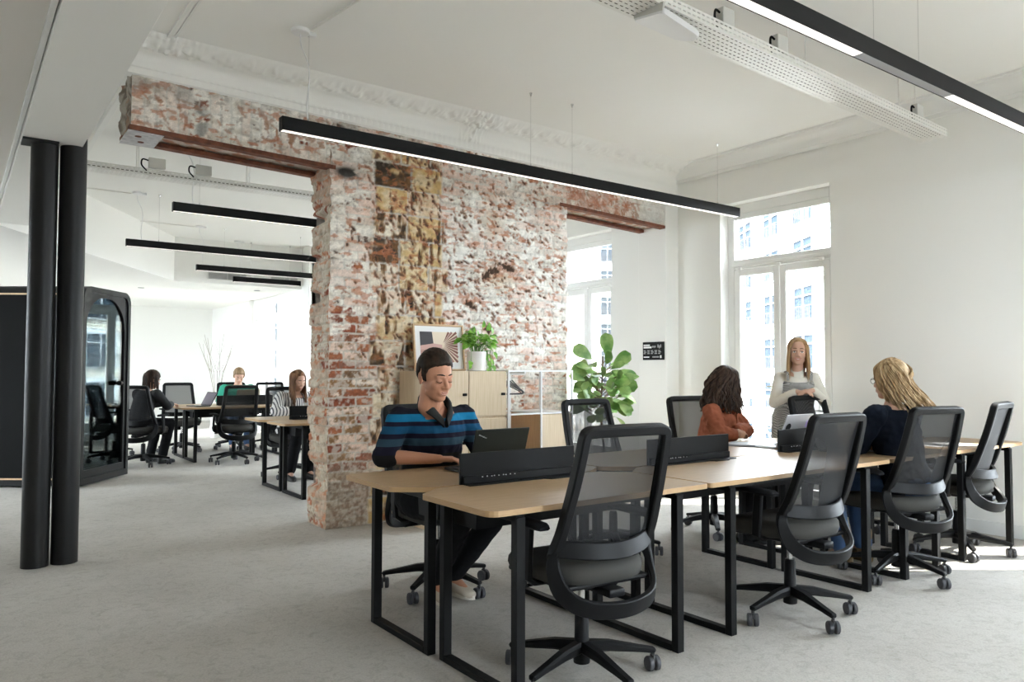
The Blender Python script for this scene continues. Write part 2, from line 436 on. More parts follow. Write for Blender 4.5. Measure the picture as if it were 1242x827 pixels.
# ================================================================= the exposed brick wall (real relief + its own stains)
rng = np.random.default_rng(11)
def vnoise(u, v, sc, seed, oct=4, pers=.5):
    out = np.zeros_like(u, dtype=float); amp = 1; tot = 0
    for o in range(oct):
        r = np.random.default_rng(seed*101+o); L = r.random((256, 256))
        x = u*sc+seed*3.1; y = v*sc+seed*1.7
        xi = np.floor(x).astype(int); yi = np.floor(y).astype(int); fx = x-xi; fy = y-yi
        fx = fx*fx*(3-2*fx); fy = fy*fy*(3-2*fy)
        a = L[xi % 256, yi % 256]; b = L[(xi+1) % 256, yi % 256]; c = L[xi % 256, (yi+1) % 256]; d = L[(xi+1) % 256, (yi+1) % 256]
        out += amp*((a*(1-fx)+b*fx)*(1-fy)+(c*(1-fx)+d*fx)*fy); tot += amp; amp *= pers; sc *= 2.03
    return out/tot
def sstep(a, b, x): t = np.clip((x-a)/(b-a), 0, 1); return t*t*(3-2*t)
def lerp(a, b, t): return a*(1-t[..., None])+b*t[..., None]
def C(*c): return np.array(c, float)

BR_PITS = []
def make_pits():
    r = np.random.default_rng(5)
    for k in range(560):      # chisel marks, dense over the stone chain and to its right
        u = r.choice([r.normal(3.15, .28), r.normal(3.9, .45), r.uniform(2.7, 4.85)]); v = r.choice([r.normal(2.55, .35), r.normal(2.0, .4), r.uniform(1.0, 3.25)])
        ang = r.normal(-.95, .35) if u < 3.6 else r.normal(-.55, .35)
        BR_PITS.append((u, v, r.uniform(.012, .030)*(1.25 if r.random() < .3 else 1), r.uniform(.007, .013), ang, r.uniform(.5, 1)))
    for k in range(220):      # reddish chips, right half and right lintel
        u = r.uniform(3.9, 5.9); v = r.uniform(1.2, 3.2) if u < 4.88 else r.uniform(2.85, 3.2)
        BR_PITS.append((u, v, r.uniform(.015, .05), r.uniform(.008, .016), r.normal(-.35, .4) if u < 4.88 else r.normal(-1.0, .4), -r.uniform(.5, 1)))
    for k in range(46):      # red gashes on the left lintel
        BR_PITS.append((r.uniform(1.0, 2.5), r.uniform(2.95, 3.25), r.uniform(.015, .07), r.uniform(.008, .022), r.normal(-.6, .6), -r.uniform(.6, 1)))
    for (u, v, a, b, ang) in ((4.02, 2.17, .08, .045, 0), (4.16, 2.22, .07, .04, -.3), (4.22, 2.19, .05, .04, .2), (3.93, 2.13, .06, .035, .4), (3.75, 1.85, .07, .03, -.5), (3.95, 1.62, .06, .035, -.3),
                              (3.35, 1.48, .12, .018, -.7), (2.08, 3.05, .02, .12, 0.1)):
        BR_PITS.append((u, v, a, b, ang, 1.0 if u > 2.5 else -1.0))
make_pits()

def brick_field(u, v, jamb=False):
    """colour and relief at wall coordinates u (along), v (up)"""
    wob = (vnoise(u, v, 5, 3, 2)-.5)*.02
    soldier = (u < 2.38) & (v > 2.86) & (not jamb)
    uu, vv = u+wob, v+wob*.8
    bu = np.where(soldier, vv-2.9, uu); bv = np.where(soldier, uu, vv)
    row = np.floor(bv/.074); off = np.where(row % 2 == 0, 0, .115)
    cx = (bu+off)/.23; colm = np.floor(cx)
    du = (cx-colm)*.23; dv = (bv/.074-row)*.074
    edge = np.minimum(np.minimum(du, .23-du), np.minimum(dv, .074-dv))+(vnoise(u, v, 55, 9, 2)-.5)*.010
    inb = sstep(.003, .009, edge)
    h1 = ((np.sin(row*127.1+colm*311.7)*43758.5453) % 1.0); h2 = ((np.sin(row*269.5+colm*183.3)*24634.6345) % 1.0)
    n1 = vnoise(u, v, 3.0, 21); n2 = vnoise(u*.75, v*1.45, 14, 22); n3 = vnoise(u, v, 46, 23, 3); n4 = vnoise(u, v, 1.6, 24, 3)
    red = lerp(lerp(C(.30, .085, .045), C(.46, .17, .085), sstep(.2, .7, h1)), C(.36, .20, .095), sstep(.72, .8, h2))
    red = lerp(red, C(.12, .07, .05), sstep(.88, .93, h1))
    red = red*(.42+.68*n3[..., None]); red = lerp(red, C(.58, .50, .43), sstep(.50, .66, vnoise(u, v, 30, 27, 3))*.7)
    plaster = lerp(C(.62, .575, .505), C(.80, .775, .72), sstep(.3, .62, n2))
    plaster = lerp(plaster, C(.64, .36, .265), sstep(.44, .74, h2*.45+n1*.55)*.48*inb*np.where(soldier, .5, 1))      # pink brick dust showing through the lime
    plaster = plaster*(1-.16*(1-inb))[..., None]
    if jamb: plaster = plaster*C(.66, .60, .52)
    plaster = plaster*(.78+.44*n3[..., None])
    warm = sstep(3.5, 2.5, u)*.30*sstep(3.0, 2.6, v)+sstep(1.7, .4, v)*.35
    plaster = lerp(plaster, plaster*C(.92, .83, .70), np.clip(warm, 0, 1))
    mort = C(.52, .47, .40)*(.8+.4*n3[..., None])
    lowpier = sstep(2.95, 2.70, u+(n1-.5)*.25)*sstep(1.75, 1.25, v+(n4-.5)*.7)
    base_e = .075+.10*sstep(3.0, 2.6, u)*sstep(3.3, 2.2, v)
    e = base_e+lowpier*.40
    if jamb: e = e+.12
    ex = sstep(.06, -.03, (h2*.45+n2*.55)-e-.13+(n3-.5)*.25)          # brick laid bare
    col = lerp(plaster, red, ex*inb); col = np.where((lowpier > .3)[..., None] & True, lerp(col, mort, (1-inb)*lowpier), col)
    hgt = inb*.004+(n3-.5)*.004+(n2-.5)*.004
    # grey crumbled foot of the pier
    foot = sstep(.62, .25, v+(n2-.5)*.3)*sstep(3.3, 2.9, u)
    col = lerp(col, lerp(C(.30, .23, .17), C(.50, .44, .36), sstep(.35, .65, n3)), foot*.8)
    # chain of big stone blocks
    if not jamb:
        r2 = np.floor(v/.215); lo = 2.80+.09*((np.sin(r2*91.7)*437.5) % 1.0)-.06; hi = 3.42+.12*((np.sin(r2*17.3)*937.1) % 1.0)
        wdt = .27+.1*((np.sin(r2*57.3)*137.1) % 1.0)
        c2 = np.floor((u-lo)/wdt); s1 = ((np.sin(r2*12.9898+c2*78.233)*43758.5453) % 1.0); s2 = ((np.sin(r2*39.3+c2*11.135)*9457.5453) % 1.0)
        eu = np.minimum((u-lo)-c2*wdt, wdt-((u-lo)-c2*wdt)); ev = np.minimum(v-r2*.215, .215-(v-r2*.215))
        ins = sstep(.002, .012, np.minimum(eu, ev)+(n3-.5)*.012)*sstep(0, .03, u-lo+(n2-.5)*.05)*sstep(0, .03, hi-u+(n2-.5)*.05)
        zone = sstep(0, .03, u-lo)*sstep(.0, .04, hi-u)*sstep(3.15, 3.05, v)
        vs = vnoise(u*1.0, v*.30, 26, 31, 3); vb = vnoise(u, v, 9, 32, 3)
        tan = lerp(C(.56, .38, .17), C(.70, .58, .38), sstep(.3, .7, n2))*(.8+.4*n3[..., None])
        tan = lerp(tan, plaster, sstep(.35, .8, s2)*.7)
        soot = lerp(C(.035, .03, .026), C(.17, .085, .035), sstep(.3, .75, n2))
        kb = sstep(.50, .58, vs*.55+vb*.45+.12*(s1-.62)); tan = lerp(tan, C(.34, .19, .08)*(.7+.5*n3[..., None]), kb*.8)
        ks = sstep(.555, .63, vs*.55+vb*.45+.12*(s1-.62))
        dark = np.maximum(ks, sstep(.90, .92, s1)*sstep(.34, .48, vb))
        st = lerp(tan, soot, np.clip(dark, 0, 1)*.95)
        col = lerp(col, lerp(C(.55, .51, .45)*(.85+.3*n3[..., None]), st, ins), zone)
        hgt = hgt*(1-zone)+zone*(ins*.006-dark*.010+(n3-.5)*.006)
        tanz = np.exp(-((u-4.05)/.16)**2-((v-2.10)/.09)**2)+.7*np.exp(-((u-4.0)/.12)**2-((v-2.62)/.12)**2)
        col = lerp(col, C(.55, .42, .27)*(.8+.4*n3[..., None]), np.clip(tanz, 0, 1)*.7)
    # small dark flecks
    fl = sstep(.68, .74, vnoise(u, v, 34, 41, 2)); col = lerp(col, C(.20, .15, .12), fl*.45); hgt = hgt-fl*.003
    fl = sstep(.635, .70, vnoise(u*.8, v*1.9, 15, 42, 3))*(1-lowpier); col = lerp(col, C(.47, .17, .075)*(.6+.7*n3[..., None]), fl*.66)
    # chisel marks
    if not jamb:
        D = np.zeros_like(u); Rr = np.zeros_like(u)
        for (pu, pv, a, b, ang, k) in BR_PITS:
            lim = a*2.2+.03
            iu = np.where((np.abs(u-pu) < lim) & (np.abs(v-pv) < lim))
            if len(iu[0]) == 0: continue
            x = u[iu]-pu; y = v[iu]-pv
            ca, sa = math.cos(ang), math.sin(ang); p = x*ca+y*sa; q = -x*sa+y*ca
            d = np.sqrt((p/a)**2+(q/b)**2)+(n3[iu]-.5)*1.5
            if k > 0:
                D[iu] = np.maximum(D[iu], sstep(1.0, .55, d)*k); Rr[iu] = np.maximum(Rr[iu], sstep(1.7, .9, d)*.8)
            else:
                Rr[iu] = np.maximum(Rr[iu], sstep(1.15, .7, d)*-k)
        col = lerp(col, lerp(C(.46, .19, .11), C(.36, .17, .08), sstep(.4, .6, n2))*(.7+.5*n3[..., None]), np.clip(Rr, 0, 1)*.88)
        col = lerp(col, C(.075, .045, .03)*(.7+.6*n3[..., None]), np.clip(D, 0, 1))
        hgt = hgt-D*.008-Rr*.001
        soot = sstep(.5, .7, vnoise(u, v, 7, 51))*sstep(3.08, 3.25, v+.018*(u-.97))
        col = lerp(col, C(.28, .25, .22), soot*.6)
        lint = (u < 2.38) & (u > 1.2) & (u < 1.52)
        gr = np.exp(-((u-1.42)/.05)**2)*sstep(3.2, 3.1, v)*sstep(.4, .6, n2); col = lerp(col, C(.22, .22, .20), np.clip(gr*1.3, 0, 1)*.8)
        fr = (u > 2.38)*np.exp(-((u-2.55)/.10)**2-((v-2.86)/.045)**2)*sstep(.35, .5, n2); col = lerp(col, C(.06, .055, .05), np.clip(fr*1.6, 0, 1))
    return np.clip(col, 0, 1), hgt

ST = .0082; YF, YB = 5.75, 6.13
def zl_left(x): return 2.937-.031*(x-.96)
def z_right(x): return 2.90-.040*(x-4.88)
def ztop(x): return 3.33-.0185*(x-.97)
def wall_panel(x0, x1, zlo, zhi, nx, nz, edge0=None, edge1=None):
    s = np.linspace(0, 1, nx); t = np.linspace(0, 1, nz)
    S, T = np.meshgrid(s, t, indexing='ij')
    Xg = x0+(x1-x0)*S
    zl, zh = zlo(Xg), zhi(Xg); Z = zl+(zh-zl)*T
    if edge0 is not None: Xg = Xg+edge0(Z)*(1-S)**6
    if edge1 is not None: Xg = Xg+edge1(Z)*S**6
    return Xg, Z
def brick_build():
    Vs, Fs, Cs = [], [], []; nv = 0
    def add(P, Cc):
        nonlocal nv
        a, b, _ = P.shape
        idx = np.arange(a*b).reshape(a, b)+nv
        F = np.stack([idx[:-1, :-1], idx[1:, :-1], idx[1:, 1:], idx[:-1, 1:]], -1).reshape(-1, 4)
        Vs.append(P.reshape(-1, 3)); Cs.append(Cc.reshape(-1, 3)); Fs.append(F); nv += a*b
    def ejag(seed, amp, side):
        def f(Z):
            r = np.floor(Z/.074); h = ((np.sin(r*seed)*43758.54) % 1.0)
            return side*(amp*(h-.35)+ (vnoise(Z*0+seed, Z, 18, int(seed) % 50, 2)-.5)*.03)
        return f
    eL = ejag(12.7, .03, 1); eR = ejag(7.3, .035, 1)
    def notch(Z):     # bites out of the left jamb (depth direction back edge)
        o = eL(Z)
        for zc_, dz, d in ((2.50, .05, .085), (1.86, .06, .07), (2.18, .03, .04)): o = o+d*sstep(dz, dz*.5, np.abs(Z-zc_))
        o = o+.012*sstep(.22, .05, Z)+.04*sstep(.30, .33, Z)*sstep(.55, .42, Z)
        return o
    def front(P):
        X, Z = P; col, h = brick_field(X, Z)
        return np.stack([X, YF-h, Z], -1), col
    # main pier
    X, Z = wall_panel(2.405, 4.885, lambda x: x*0, lambda x: ztop(x), int(2.48/ST), int(3.33/ST), lambda z: eL(z)*.6, eR)
    Pm, Cm = front((X, Z)); add(Pm, Cm)
    # left jamb (goes back from the first column), bites reach its rear edge
    nd = 36; tt = np.linspace(0, 1, nd)
    e0 = Pm[0]; J = np.zeros((nd, e0.shape[0], 3)); zz = e0[:, 2]
    zcut = zz
    U = np.zeros((nd, len(zz))); Vv = np.zeros_like(U)
    for k, t in enumerate(tt):
        U[k] = 2.405-t*(YB-YF); Vv[k] = zz
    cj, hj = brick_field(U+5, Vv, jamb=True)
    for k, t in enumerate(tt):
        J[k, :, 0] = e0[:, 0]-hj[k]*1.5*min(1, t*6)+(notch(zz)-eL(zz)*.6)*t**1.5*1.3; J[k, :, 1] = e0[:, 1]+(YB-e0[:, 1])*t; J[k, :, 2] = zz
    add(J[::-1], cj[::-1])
    # right jamb
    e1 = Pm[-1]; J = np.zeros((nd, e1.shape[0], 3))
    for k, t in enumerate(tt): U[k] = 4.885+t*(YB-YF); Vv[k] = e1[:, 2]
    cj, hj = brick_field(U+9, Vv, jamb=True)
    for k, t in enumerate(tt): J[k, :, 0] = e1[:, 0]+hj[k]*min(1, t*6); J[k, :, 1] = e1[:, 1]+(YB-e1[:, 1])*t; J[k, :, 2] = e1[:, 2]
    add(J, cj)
    # left lintel
    X, Z = wall_panel(.955, 2.405, zl_left, lambda x: ztop(x), int(1.45/ST), int(.42/ST)); Pl, Cl = front((X, Z)); add(Pl, Cl)
    e0 = Pl[0]; J = np.zeros((nd, e0.shape[0], 3)); U = np.zeros((nd, e0.shape[0])); Vv = U.copy()
    for k, t in enumerate(tt): U[k] = .955-t*(YB-YF); Vv[k] = e0[:, 2]
    rr = vnoise(U+3, Vv, 9, 61, 4)
    for k, t in enumerate(tt): J[k, :, 0] = e0[:, 0]+(rr[k]-.5)*.10*min(1, t*5)-.005*t; J[k, :, 1] = e0[:, 1]+(YB-e0[:, 1])*t; J[k, :, 2] = e0[:, 2]
    cg = lerp(C(.20, .17, .14), C(.42, .39, .34), sstep(.35, .65, vnoise(U, Vv, 20, 62))); cg = lerp(cg, C(.36, .20, .12), sstep(.55, .7, vnoise(U, Vv, 9, 63))*.6)
    add(J[::-1], cg[::-1])
    # right lintel
    X, Z = wall_panel(4.885, 6.31, z_right, lambda x: ztop(x), int(1.42/ST), int(.44/ST)); Pr, Cr = front((X, Z))
    red = sstep(.35, .5, vnoise(X, Z*.6, 12, 71))*sstep(6.15, 5.3, X); Cr = lerp(Cr, C(.42, .17, .10)*(.6+.8*vnoise(X, Z, 40, 72))[..., None], red*.55)
    pl = sstep(5.7, 6.2, X); Cr = lerp(Cr, C(.70, .69, .66)*(.8+.3*vnoise(X, Z, 20, 73))[..., None], pl*.8)
    add(Pr, Cr)
    # back faces and soffits (plain)
    for (a, b, zlo, zhi) in ((2.45, 4.885, lambda x: x*0, ztop), (.955, 2.45, zl_left, ztop), (4.885, 6.31, z_right, ztop)):
        X, Z = wall_panel(a, b, zlo, zhi, 60, 40); add(np.stack([X, X*0+YB, Z], -1)[::-1], np.full(X.shape+(3,), .5))
    for (a, b, f) in ((.955, 2.45, zl_left), (4.885, 6.31, z_right)):
        X, T = np.meshgrid(np.linspace(a, b, 140), np.linspace(YF, YB, 36), indexing='ij')
        n = vnoise(X, T, 16, 81); add(np.stack([X, T, f(X)+.012+n*.015], -1), lerp(C(.44, .24, .16), C(.60, .54, .47), sstep(.4, .6, n)))
    Va = np.concatenate(Vs); Fa = np.concatenate(Fs); Ca = np.concatenate(Cs)
    me = bpy.data.meshes.new('wall_brick')
    me.vertices.add(len(Va)); me.vertices.foreach_set('co', Va.ravel().astype(np.float32))
    me.loops.add(len(Fa)*4); me.loops.foreach_set('vertex_index', Fa.ravel().astype(np.int32))
    me.polygons.add(len(Fa)); me.polygons.foreach_set('loop_start', np.arange(0, len(Fa)*4, 4, dtype=np.int32))
    me.update(calc_edges=True); me.validate()
    at = me.color_attributes.new('Col', 'FLOAT_COLOR', 'POINT')
    at.data.foreach_set('color', np.concatenate([Ca, np.ones((len(Ca), 1))], 1).astype(np.float32).ravel())
    me.shade_smooth()
    return me
BRICK = mat('weathered brick and lime', (.5, .4, .3), .92, spec=.2)
def _b():
    n, l, b = nodes(BRICK)
    at = n.new('ShaderNodeVertexColor'); at.layer_name = 'Col'
    tc = n.new('ShaderNodeTexCoord'); no = n.new('ShaderNodeTexNoise'); no.inputs['Scale'].default_value = 140; no.inputs['Detail'].default_value = 4
    mr = n.new('ShaderNodeMapRange'); mr.inputs['To Min'].default_value = .72; mr.inputs['To Max'].default_value = 1.28
    mx = n.new('ShaderNodeMixRGB'); mx.blend_type = 'MULTIPLY'; mx.inputs[0].default_value = 1
    bp = n.new('ShaderNodeBump'); bp.inputs['Strength'].default_value = .5; bp.inputs['Distance'].default_value = .004
    l.new(tc.outputs['Object'], no.inputs['Vector']); l.new(no.outputs[0], mr.inputs[0]); l.new(at.outputs[0], mx.inputs[1]); l.new(mr.outputs[0], mx.inputs[2])
    l.new(mx.outputs[0], b.inputs['Base Color']); l.new(no.outputs[0], bp.inputs['Height']); l.new(bp.outputs[0], b.inputs['Normal'])
_b()
_bm = brick_build(); _bm.materials.append(BRICK)
struct(obj_from_mesh('wall_brick', _bm), 'exposed brick wall with stripped plaster and two openings', 'wall')
# rusty steel beams under the lintels
def steel(name, x0, x1, f, label, plate):
    r = thing(name, label, 'steel beam', ((x0+x1)/2, 5.94, 0)); r['kind'] = 'structure'
    cx = (x0+x1)/2
    for y, nm in ((5.775, 'front_flange'), (6.095, 'rear_flange')):
        m = MB(); w = .075
        m.rings([[V((x-cx, y-5.94-w/2, f(x)-.022)), V((x-cx, y-5.94+w/2, f(x)-.022)), V((x-cx, y-5.94+w/2, f(x)+.01)), V((x-cx, y-5.94-w/2, f(x)+.01))] for x in (x0, x1)])
        m.build(nm, RUST, r)
    m = MB(); m.rings([[V((x-cx, -.115, f(x)+.004)), V((x-cx, -.085, f(x)+.004)), V((x-cx, -.085, f(x)+.03)), V((x-cx, -.115, f(x)+.03))] for x in (x0+.2, x1)]); m.build('bright_edge', ZINC, r)
    if plate:
        m = MB(); m.box((x0-cx+.11, 0, f(x0)-.028), (.23, .36, .012)); pl = m.build('end_plate', ZINC, r)
        m = MB()
        for y in (-.08, .06): m.lathe([(.022, -.036), (.022, -.0335)], (x0-cx+.10+y*.3, y, f(x0)), n=16)
        m.build('bolt_hole', RUST, pl)
steel('steel_lintel', .945, 2.45, zl_left, 'rusty steel beam pair under the left brick lintel', True)
steel('steel_lintel', 4.80, 6.33, z_right, 'rusty steel beam pair under the right brick lintel', False)
# ================================================================= office chairs
def arc(p0, p1, bulge, n=12, pw=2.0):
    """points from p0 to p1 bowed by vector bulge"""
    p0, p1, b = V(p0), V(p1), V(bulge)
    return [p0.lerp(p1, t)+b*(1-abs(2*t-1)**pw) for t in [i/n for i in range(n+1)]]
def spline(pts, n=8, closed=False):
    P = [V(p) for p in pts]; out = []; m = len(P)
    rng_ = range(m) if closed else range(m-1)
    for i in rng_:
        p0 = P[(i-1) % m] if closed or i > 0 else P[i]*2-P[i+1]; p1 = P[i]; p2 = P[(i+1) % m]
        p3 = P[(i+2) % m] if closed or i+2 < m else P[m-1]*2-P[m-2]
        for k in range(n):
            t = k/n; out.append(.5*((2*p1)+(p2-p0)*t+(2*p0-5*p1+4*p2-p3)*t*t+(3*p1-p0-3*p2+p3)*t**3))
    if not closed: out.append(P[-1])
    return out
CH_PARTS = None
def make_chair():
    root = thing('office_chair', 'x', 'office chair', (0, 0, 0))
    # base: hub, five tapered spokes
    m = MB()
    m.lathe([(.022, .055), (.034, .06), (.036, .12), (.030, .15), (.028, .27), (.024, .28), (.024, .285)], n=18)
    for k in range(5):
        a = 2*PI*k/5; d = V((math.sin(a), math.cos(a), 0))
        m.sweep([d*.02+V((0, 0, .125)), d*.12+V((0, 0, .12)), d*.25+V((0, 0, .098)), d*.315+V((0, 0, .086)), d*.322+V((0, 0, .082))], [.056, .05, .038, .034, .02], [.05, .042, .026, .022, .012], (0, 0, 1) if False else d.cross(V((0, 0, 1))))
    base = m.build('star_base', PLASTIC, root, smooth=True)
    cm = None
    for k in range(5):
        a = 2*PI*k/5; d = V((math.sin(a), math.cos(a), 0))
        if cm is None:
            m = MB(); Ry = Matrix.Rotation(PI/2, 4, 'Y')
            for s in (-1, 1): m.lathe([(.010, -.011), (.028, -.011), (.031, -.007), (.031, .007), (.026, .011), (.010, .011)], n=20, M=Matrix.Translation((s*.016, 0, .031)) @ Ry)
            m.box((0, 0, .052), (.012, .034, .030), bevel=.004); m.tube([(0, 0, .04), (0, 0, .088)], .008, 8)
            cm = m.mesh('caster', RUBBER, True, 35)
        c = link(bpy.data.objects.new('caster', cm), base); c.location = d*.312; c.rotation_euler = (0, 0, -a+.6+k*1.1)
    m = MB(); m.lathe([(.014, .27), (.014, .40)], n=14); m.build('gas_lift', CHROME, root, smooth=True)
    m = MB(); m.box((0, -.01, .415), (.17, .26, .05), bevel=.015); m.box((0, -.16, .395), (.08, .14, .035), bevel=.01)
    m.tube([(.08, .06, .41), (.26, .08, .40)], .007, 8); m.tube([(-.08, .02, .41), (-.25, .03, .40)], .007, 8)
    m.build('tilt_mechanism', PLASTIC, root, smooth=True)
    # seat
    m = MB()
    rows = []
    for z, s in ((.425, .88), (.434, .96), (.462, 1.0), (.488, .99), (.503, .95), (.511, .86), (.515, .5), (.515, .02)):
        ring = []
        for j in range(44):
            t = 2*PI*j/44; c, q = math.cos(t), math.sin(t); e = 2/3.2
            x = .255*math.copysign(abs(c)**e, c); y = .250*math.copysign(abs(q)**e, q)
            x *= 1-.10*max(0, -y/.25)
            dz = -.026*max(0, (y/.25))**3*(1 if z > .47 else .5)
            ring.append(V((x*s, .04+y*s, z+dz)))
        rows.append(ring)
    m.rings(rows); m.build('seat', SEATF, root, smooth=True, angle=60)
    m = MB(); m.box((0, .03, .424), (.42, .42, .022), bevel=.01); m.build('seat_pan', PLASTIC, root)
    # backrest frame: top bar, two straight rails, tall lower loop
    def rail(s):
        return [(s*.183, -.289, 1.027), (s*.196, -.287, 1.020), (s*.202, -.284, 1.005), (s*.204, -.276, .97), (s*.213, -.238, .83), (s*.225, -.178, .655), (s*.2315, -.140, .575), (s*.237, -.128, .535), (s*.241, -.142, .485), (s*.232, -.172, .425), (s*.200, -.212, .383), (s*.145, -.246, .360), (s*.07, -.268, .350)]
    loop = [(0, -.293, 1.030), (.08, -.292, 1.0295), (.155, -.290, 1.029)]+rail(1)+[(0, -.274, .347)]+list(reversed(rail(-1)))+[(-.155, -.290, 1.029), (-.08, -.292, 1.0295)]
    pts = spline(loop, 4, True)
    ws, hs, hint = [], [], []
    for i, p in enumerate(pts):
        low = max(0, min(1, (.58-p.z)/.16)); ws.append(.040+.026*low); hs.append(.042-.018*low)
        t = (pts[(i+1) % len(pts)]-pts[i-1]).normalized()
        nrm = V((0, -1, -.30)) if p.z > .56 else V((p.x*3.2, -1, -.25))
        hint.append(t.cross(nrm))
    m = MB(); m.sweep(pts, ws, hs, hint, closed=True, rnd=.14)
    m.build('back_frame', PLASTIC, root, smooth=True, angle=32)
    m = MB(); m.sweep(arc((-.226, -.148, .578), (.226, -.148, .578), (0, -.082, -.018), 18), .066, .020, (0, .25, 1), rnd=.2); m.build('lumbar_band', PLASTIC, root, smooth=True, angle=32)
    # mesh panel
    m = MB(); rows = []
    for k in range(9):
        t = k/8; z = 1.012-(1.012-.575)*t; w = .196+(.226-.196)*t; y = -.284+(-.145+.284)*t**.92
        rows.append([V((w*(-1+2*j/10), y+.030*(1-(-1+2*j/10)**2)*(-.7*t**1.2+.10)-.006, z-.022*(1-(-1+2*j/10)**2)*t)) for j in range(11)])
    bmv = [[m.bm.verts.new(p) for p in r] for r in rows]
    for a in range(8):
        for b in range(10): m.bm.faces.new((bmv[a][b], bmv[a][b+1], bmv[a+1][b+1], bmv[a+1][b]))
    m.build('back_mesh', CHMESH, root, smooth=True)
    for s in (-1, 1):
        m = MB()
        m.sweep([(s*.16, .0, .418), (s*.245, .0, .420), (s*.272, -.005, .44), (s*.278, -.015, .52), (s*.272, -.02, .645)], [.05, .05, .05, .055, .05], [.022, .022, .022, .020, .022], (0, 1, 0), rnd=.3)
        ar = m.build('armrest', PLASTIC, root, smooth=True)
        m = MB(); pts2 = [(s*.272, -.125, .652), (s*.272, -.10, .658), (s*.270, .0, .660), (s*.262, .10, .660), (s*.258, .125, .654)]
        m.sweep(pts2, [.05, .075, .08, .075, .045], [.014, .024, .026, .024, .014], (1, 0, 0), rnd=.45); m.build('arm_pad', SOFTBLK, ar, smooth=True, angle=60)
    return root
CHAIR0 = make_chair(); _used = False
GCH = 'black mesh-back office chairs'
def chair(x, y, az, label, base_az=0.0):
    global _used
    r = CHAIR0 if not _used else copy_tree(CHAIR0); _used = True
    r.location = (x, y, 0); r.rotation_euler = (0, 0, -math.radians(az)); r['label'] = label; r['group'] = GCH
    for c in r.children:
        if c.name.startswith('star_base'): c.rotation_euler = (0, 0, -math.radians(base_az-az))
    return r
chair(2.12, 2.40, 4, 'black mesh-back office chair nearest the viewer, empty, tucked under the near desk end', 42)
chair(3.53, 2.37, 2, 'empty black mesh-back office chair between the nearest chair and the blonde woman in navy', 54)
chair(4.72, 2.42, 12, 'black mesh-back office chair that the blonde woman in the navy sweater sits on', 48)
chair(5.69, 2.49, -8, 'empty sunlit black office chair by the bare white wall, last one on the right', 230)
chair(2.29, 3.84, 180, 'black office chair that the man in the striped sweater sits on', 20)
chair(3.72, 3.88, 181, 'empty black office chair facing the viewer, right in front of the leafy fig plant', 70)
chair(4.82, 3.90, 188, 'black office chair that the woman in the rust shirt sits on', 10)
chair(5.76, 3.42, 186, 'black office chair that the standing woman leans on with both hands', 30)
chair(2.05, 10.98, 40, 'black office chair that the dark-haired woman in black sits on, back room', 30)
chair(3.11, 10.62, -2, 'empty black office chair, back to the viewer, in front of the man in green', 20)
chair(2.86, 12.45, 180, 'empty black office chair facing the viewer behind the propped tablet, back room', 66)
chair(3.68, 12.55, 184, 'black office chair that the man in the green sweater sits on, back room', 40)
chair(4.24, 12.42, 190, 'empty black office chair facing the viewer to the right of the man in green', 12)
chair(3.26, 8.86, 182, 'black office chair that the woman in the striped shirt sits on, back room', 8)
chair(1.86, 12.35, 150, 'empty black office chair half hidden behind the dark-haired woman, back room', 8)

# ================================================================= desks
def rounded(poly, rad, n=5):
    out = []; m = len(poly)
    for i in range(m):
        p0, p1, p2 = V((*poly[i-1], 0)), V((*poly[i], 0)), V((*poly[(i+1) % m], 0)); r = rad[i]
        if r <= 0: out.append((p1.x, p1.y)); continue
        a = p1+(p0-p1).normalized()*r; b = p1+(p2-p1).normalized()*r
        for k in range(n+1):
            t = k/n; q = a*(1-t)**2+p1*2*t*(1-t)+b*t*t; out.append((q.x, q.y))
    return out
def desk(x0, x1, yo, yi, legs, label, group, ends=(1, 1)):
    """yo: outer (user) edge, yi: inner edge"""
    s = 1 if yi > yo else -1; cx, cy = (x0+x1)/2, (yo+yi)/2
    root = thing('desk', label, 'desk', (cx, cy, 0), group=group)
    X0, X1 = x0-cx, x1-cx; O, I = yo-cy, yi-cy; c = .115
    poly = [(X0, O), (X1, O), (X1, I-s*c), (X1-.15, I), (X0+.15, I), (X0, I-s*c)]
    rad = [.06 if ends[0] else .025, .06 if ends[1] else .025, .02, .05, .05, .02]
    P = rounded(poly, rad)
    if s < 0: P = P[::-1]
    m = MB(); m.prism(P, .7185, .7405)
    top = m.build('tabletop', [OAKX, OAKE], root)
    for f in top.data.polygons:
        if abs(f.normal.z) < .5: f.material_index = 1
    for lx in legs:
        m = MB(); a = .042; ya, yb = O+s*(.03+a/2), I-s*(.02+a/2); X = lx-cx
        for y in (ya, yb): m.box((X, y, .35), (a, a*.9, .70), bevel=.002, seg=1)
        m.box((X, (ya+yb)/2, .014), (a, abs(yb-ya)-a, .028), bevel=.002, seg=1); m.box((X, (ya+yb)/2, .70), (a, abs(yb-ya)+.02, .037), bevel=.002, seg=1)
        m.build('leg_frame', BLACK, root)
    m = MB(); l0, l1 = legs[0]-cx+.02, legs[-1]-cx-.02; y = I-s*.13
    for yy in (O+s*.12, I-s*.06): m.box(((l0+l1)/2, yy, .70), (l1-l0, .035, .035))
    m.build('under_rail', BLACK, root)
    m = MB()
    m.rings([[V((x, y-.10, .70)), V((x, y-.085, .585)), V((x, y+.085, .585)), V((x, y+.10, .70))] for x in (l0+.02, l1-.02)])
    m.build('cable_tray', BLACK, root)
    return root
GD = 'oak desks of the front bench'; GB = 'oak desks of the back benches'
desk(1.595, 2.815, 2.305, 2.925, (1.76, 2.655), 'pale oak desk with black legs nearest the viewer, at the end of the front row', GD, (1, 0))
desk(2.83, 4.445, 2.305, 2.925, (3.03, 4.25), 'pale oak desk in the front row with the second empty chair pulled up', GD, (0, 0))
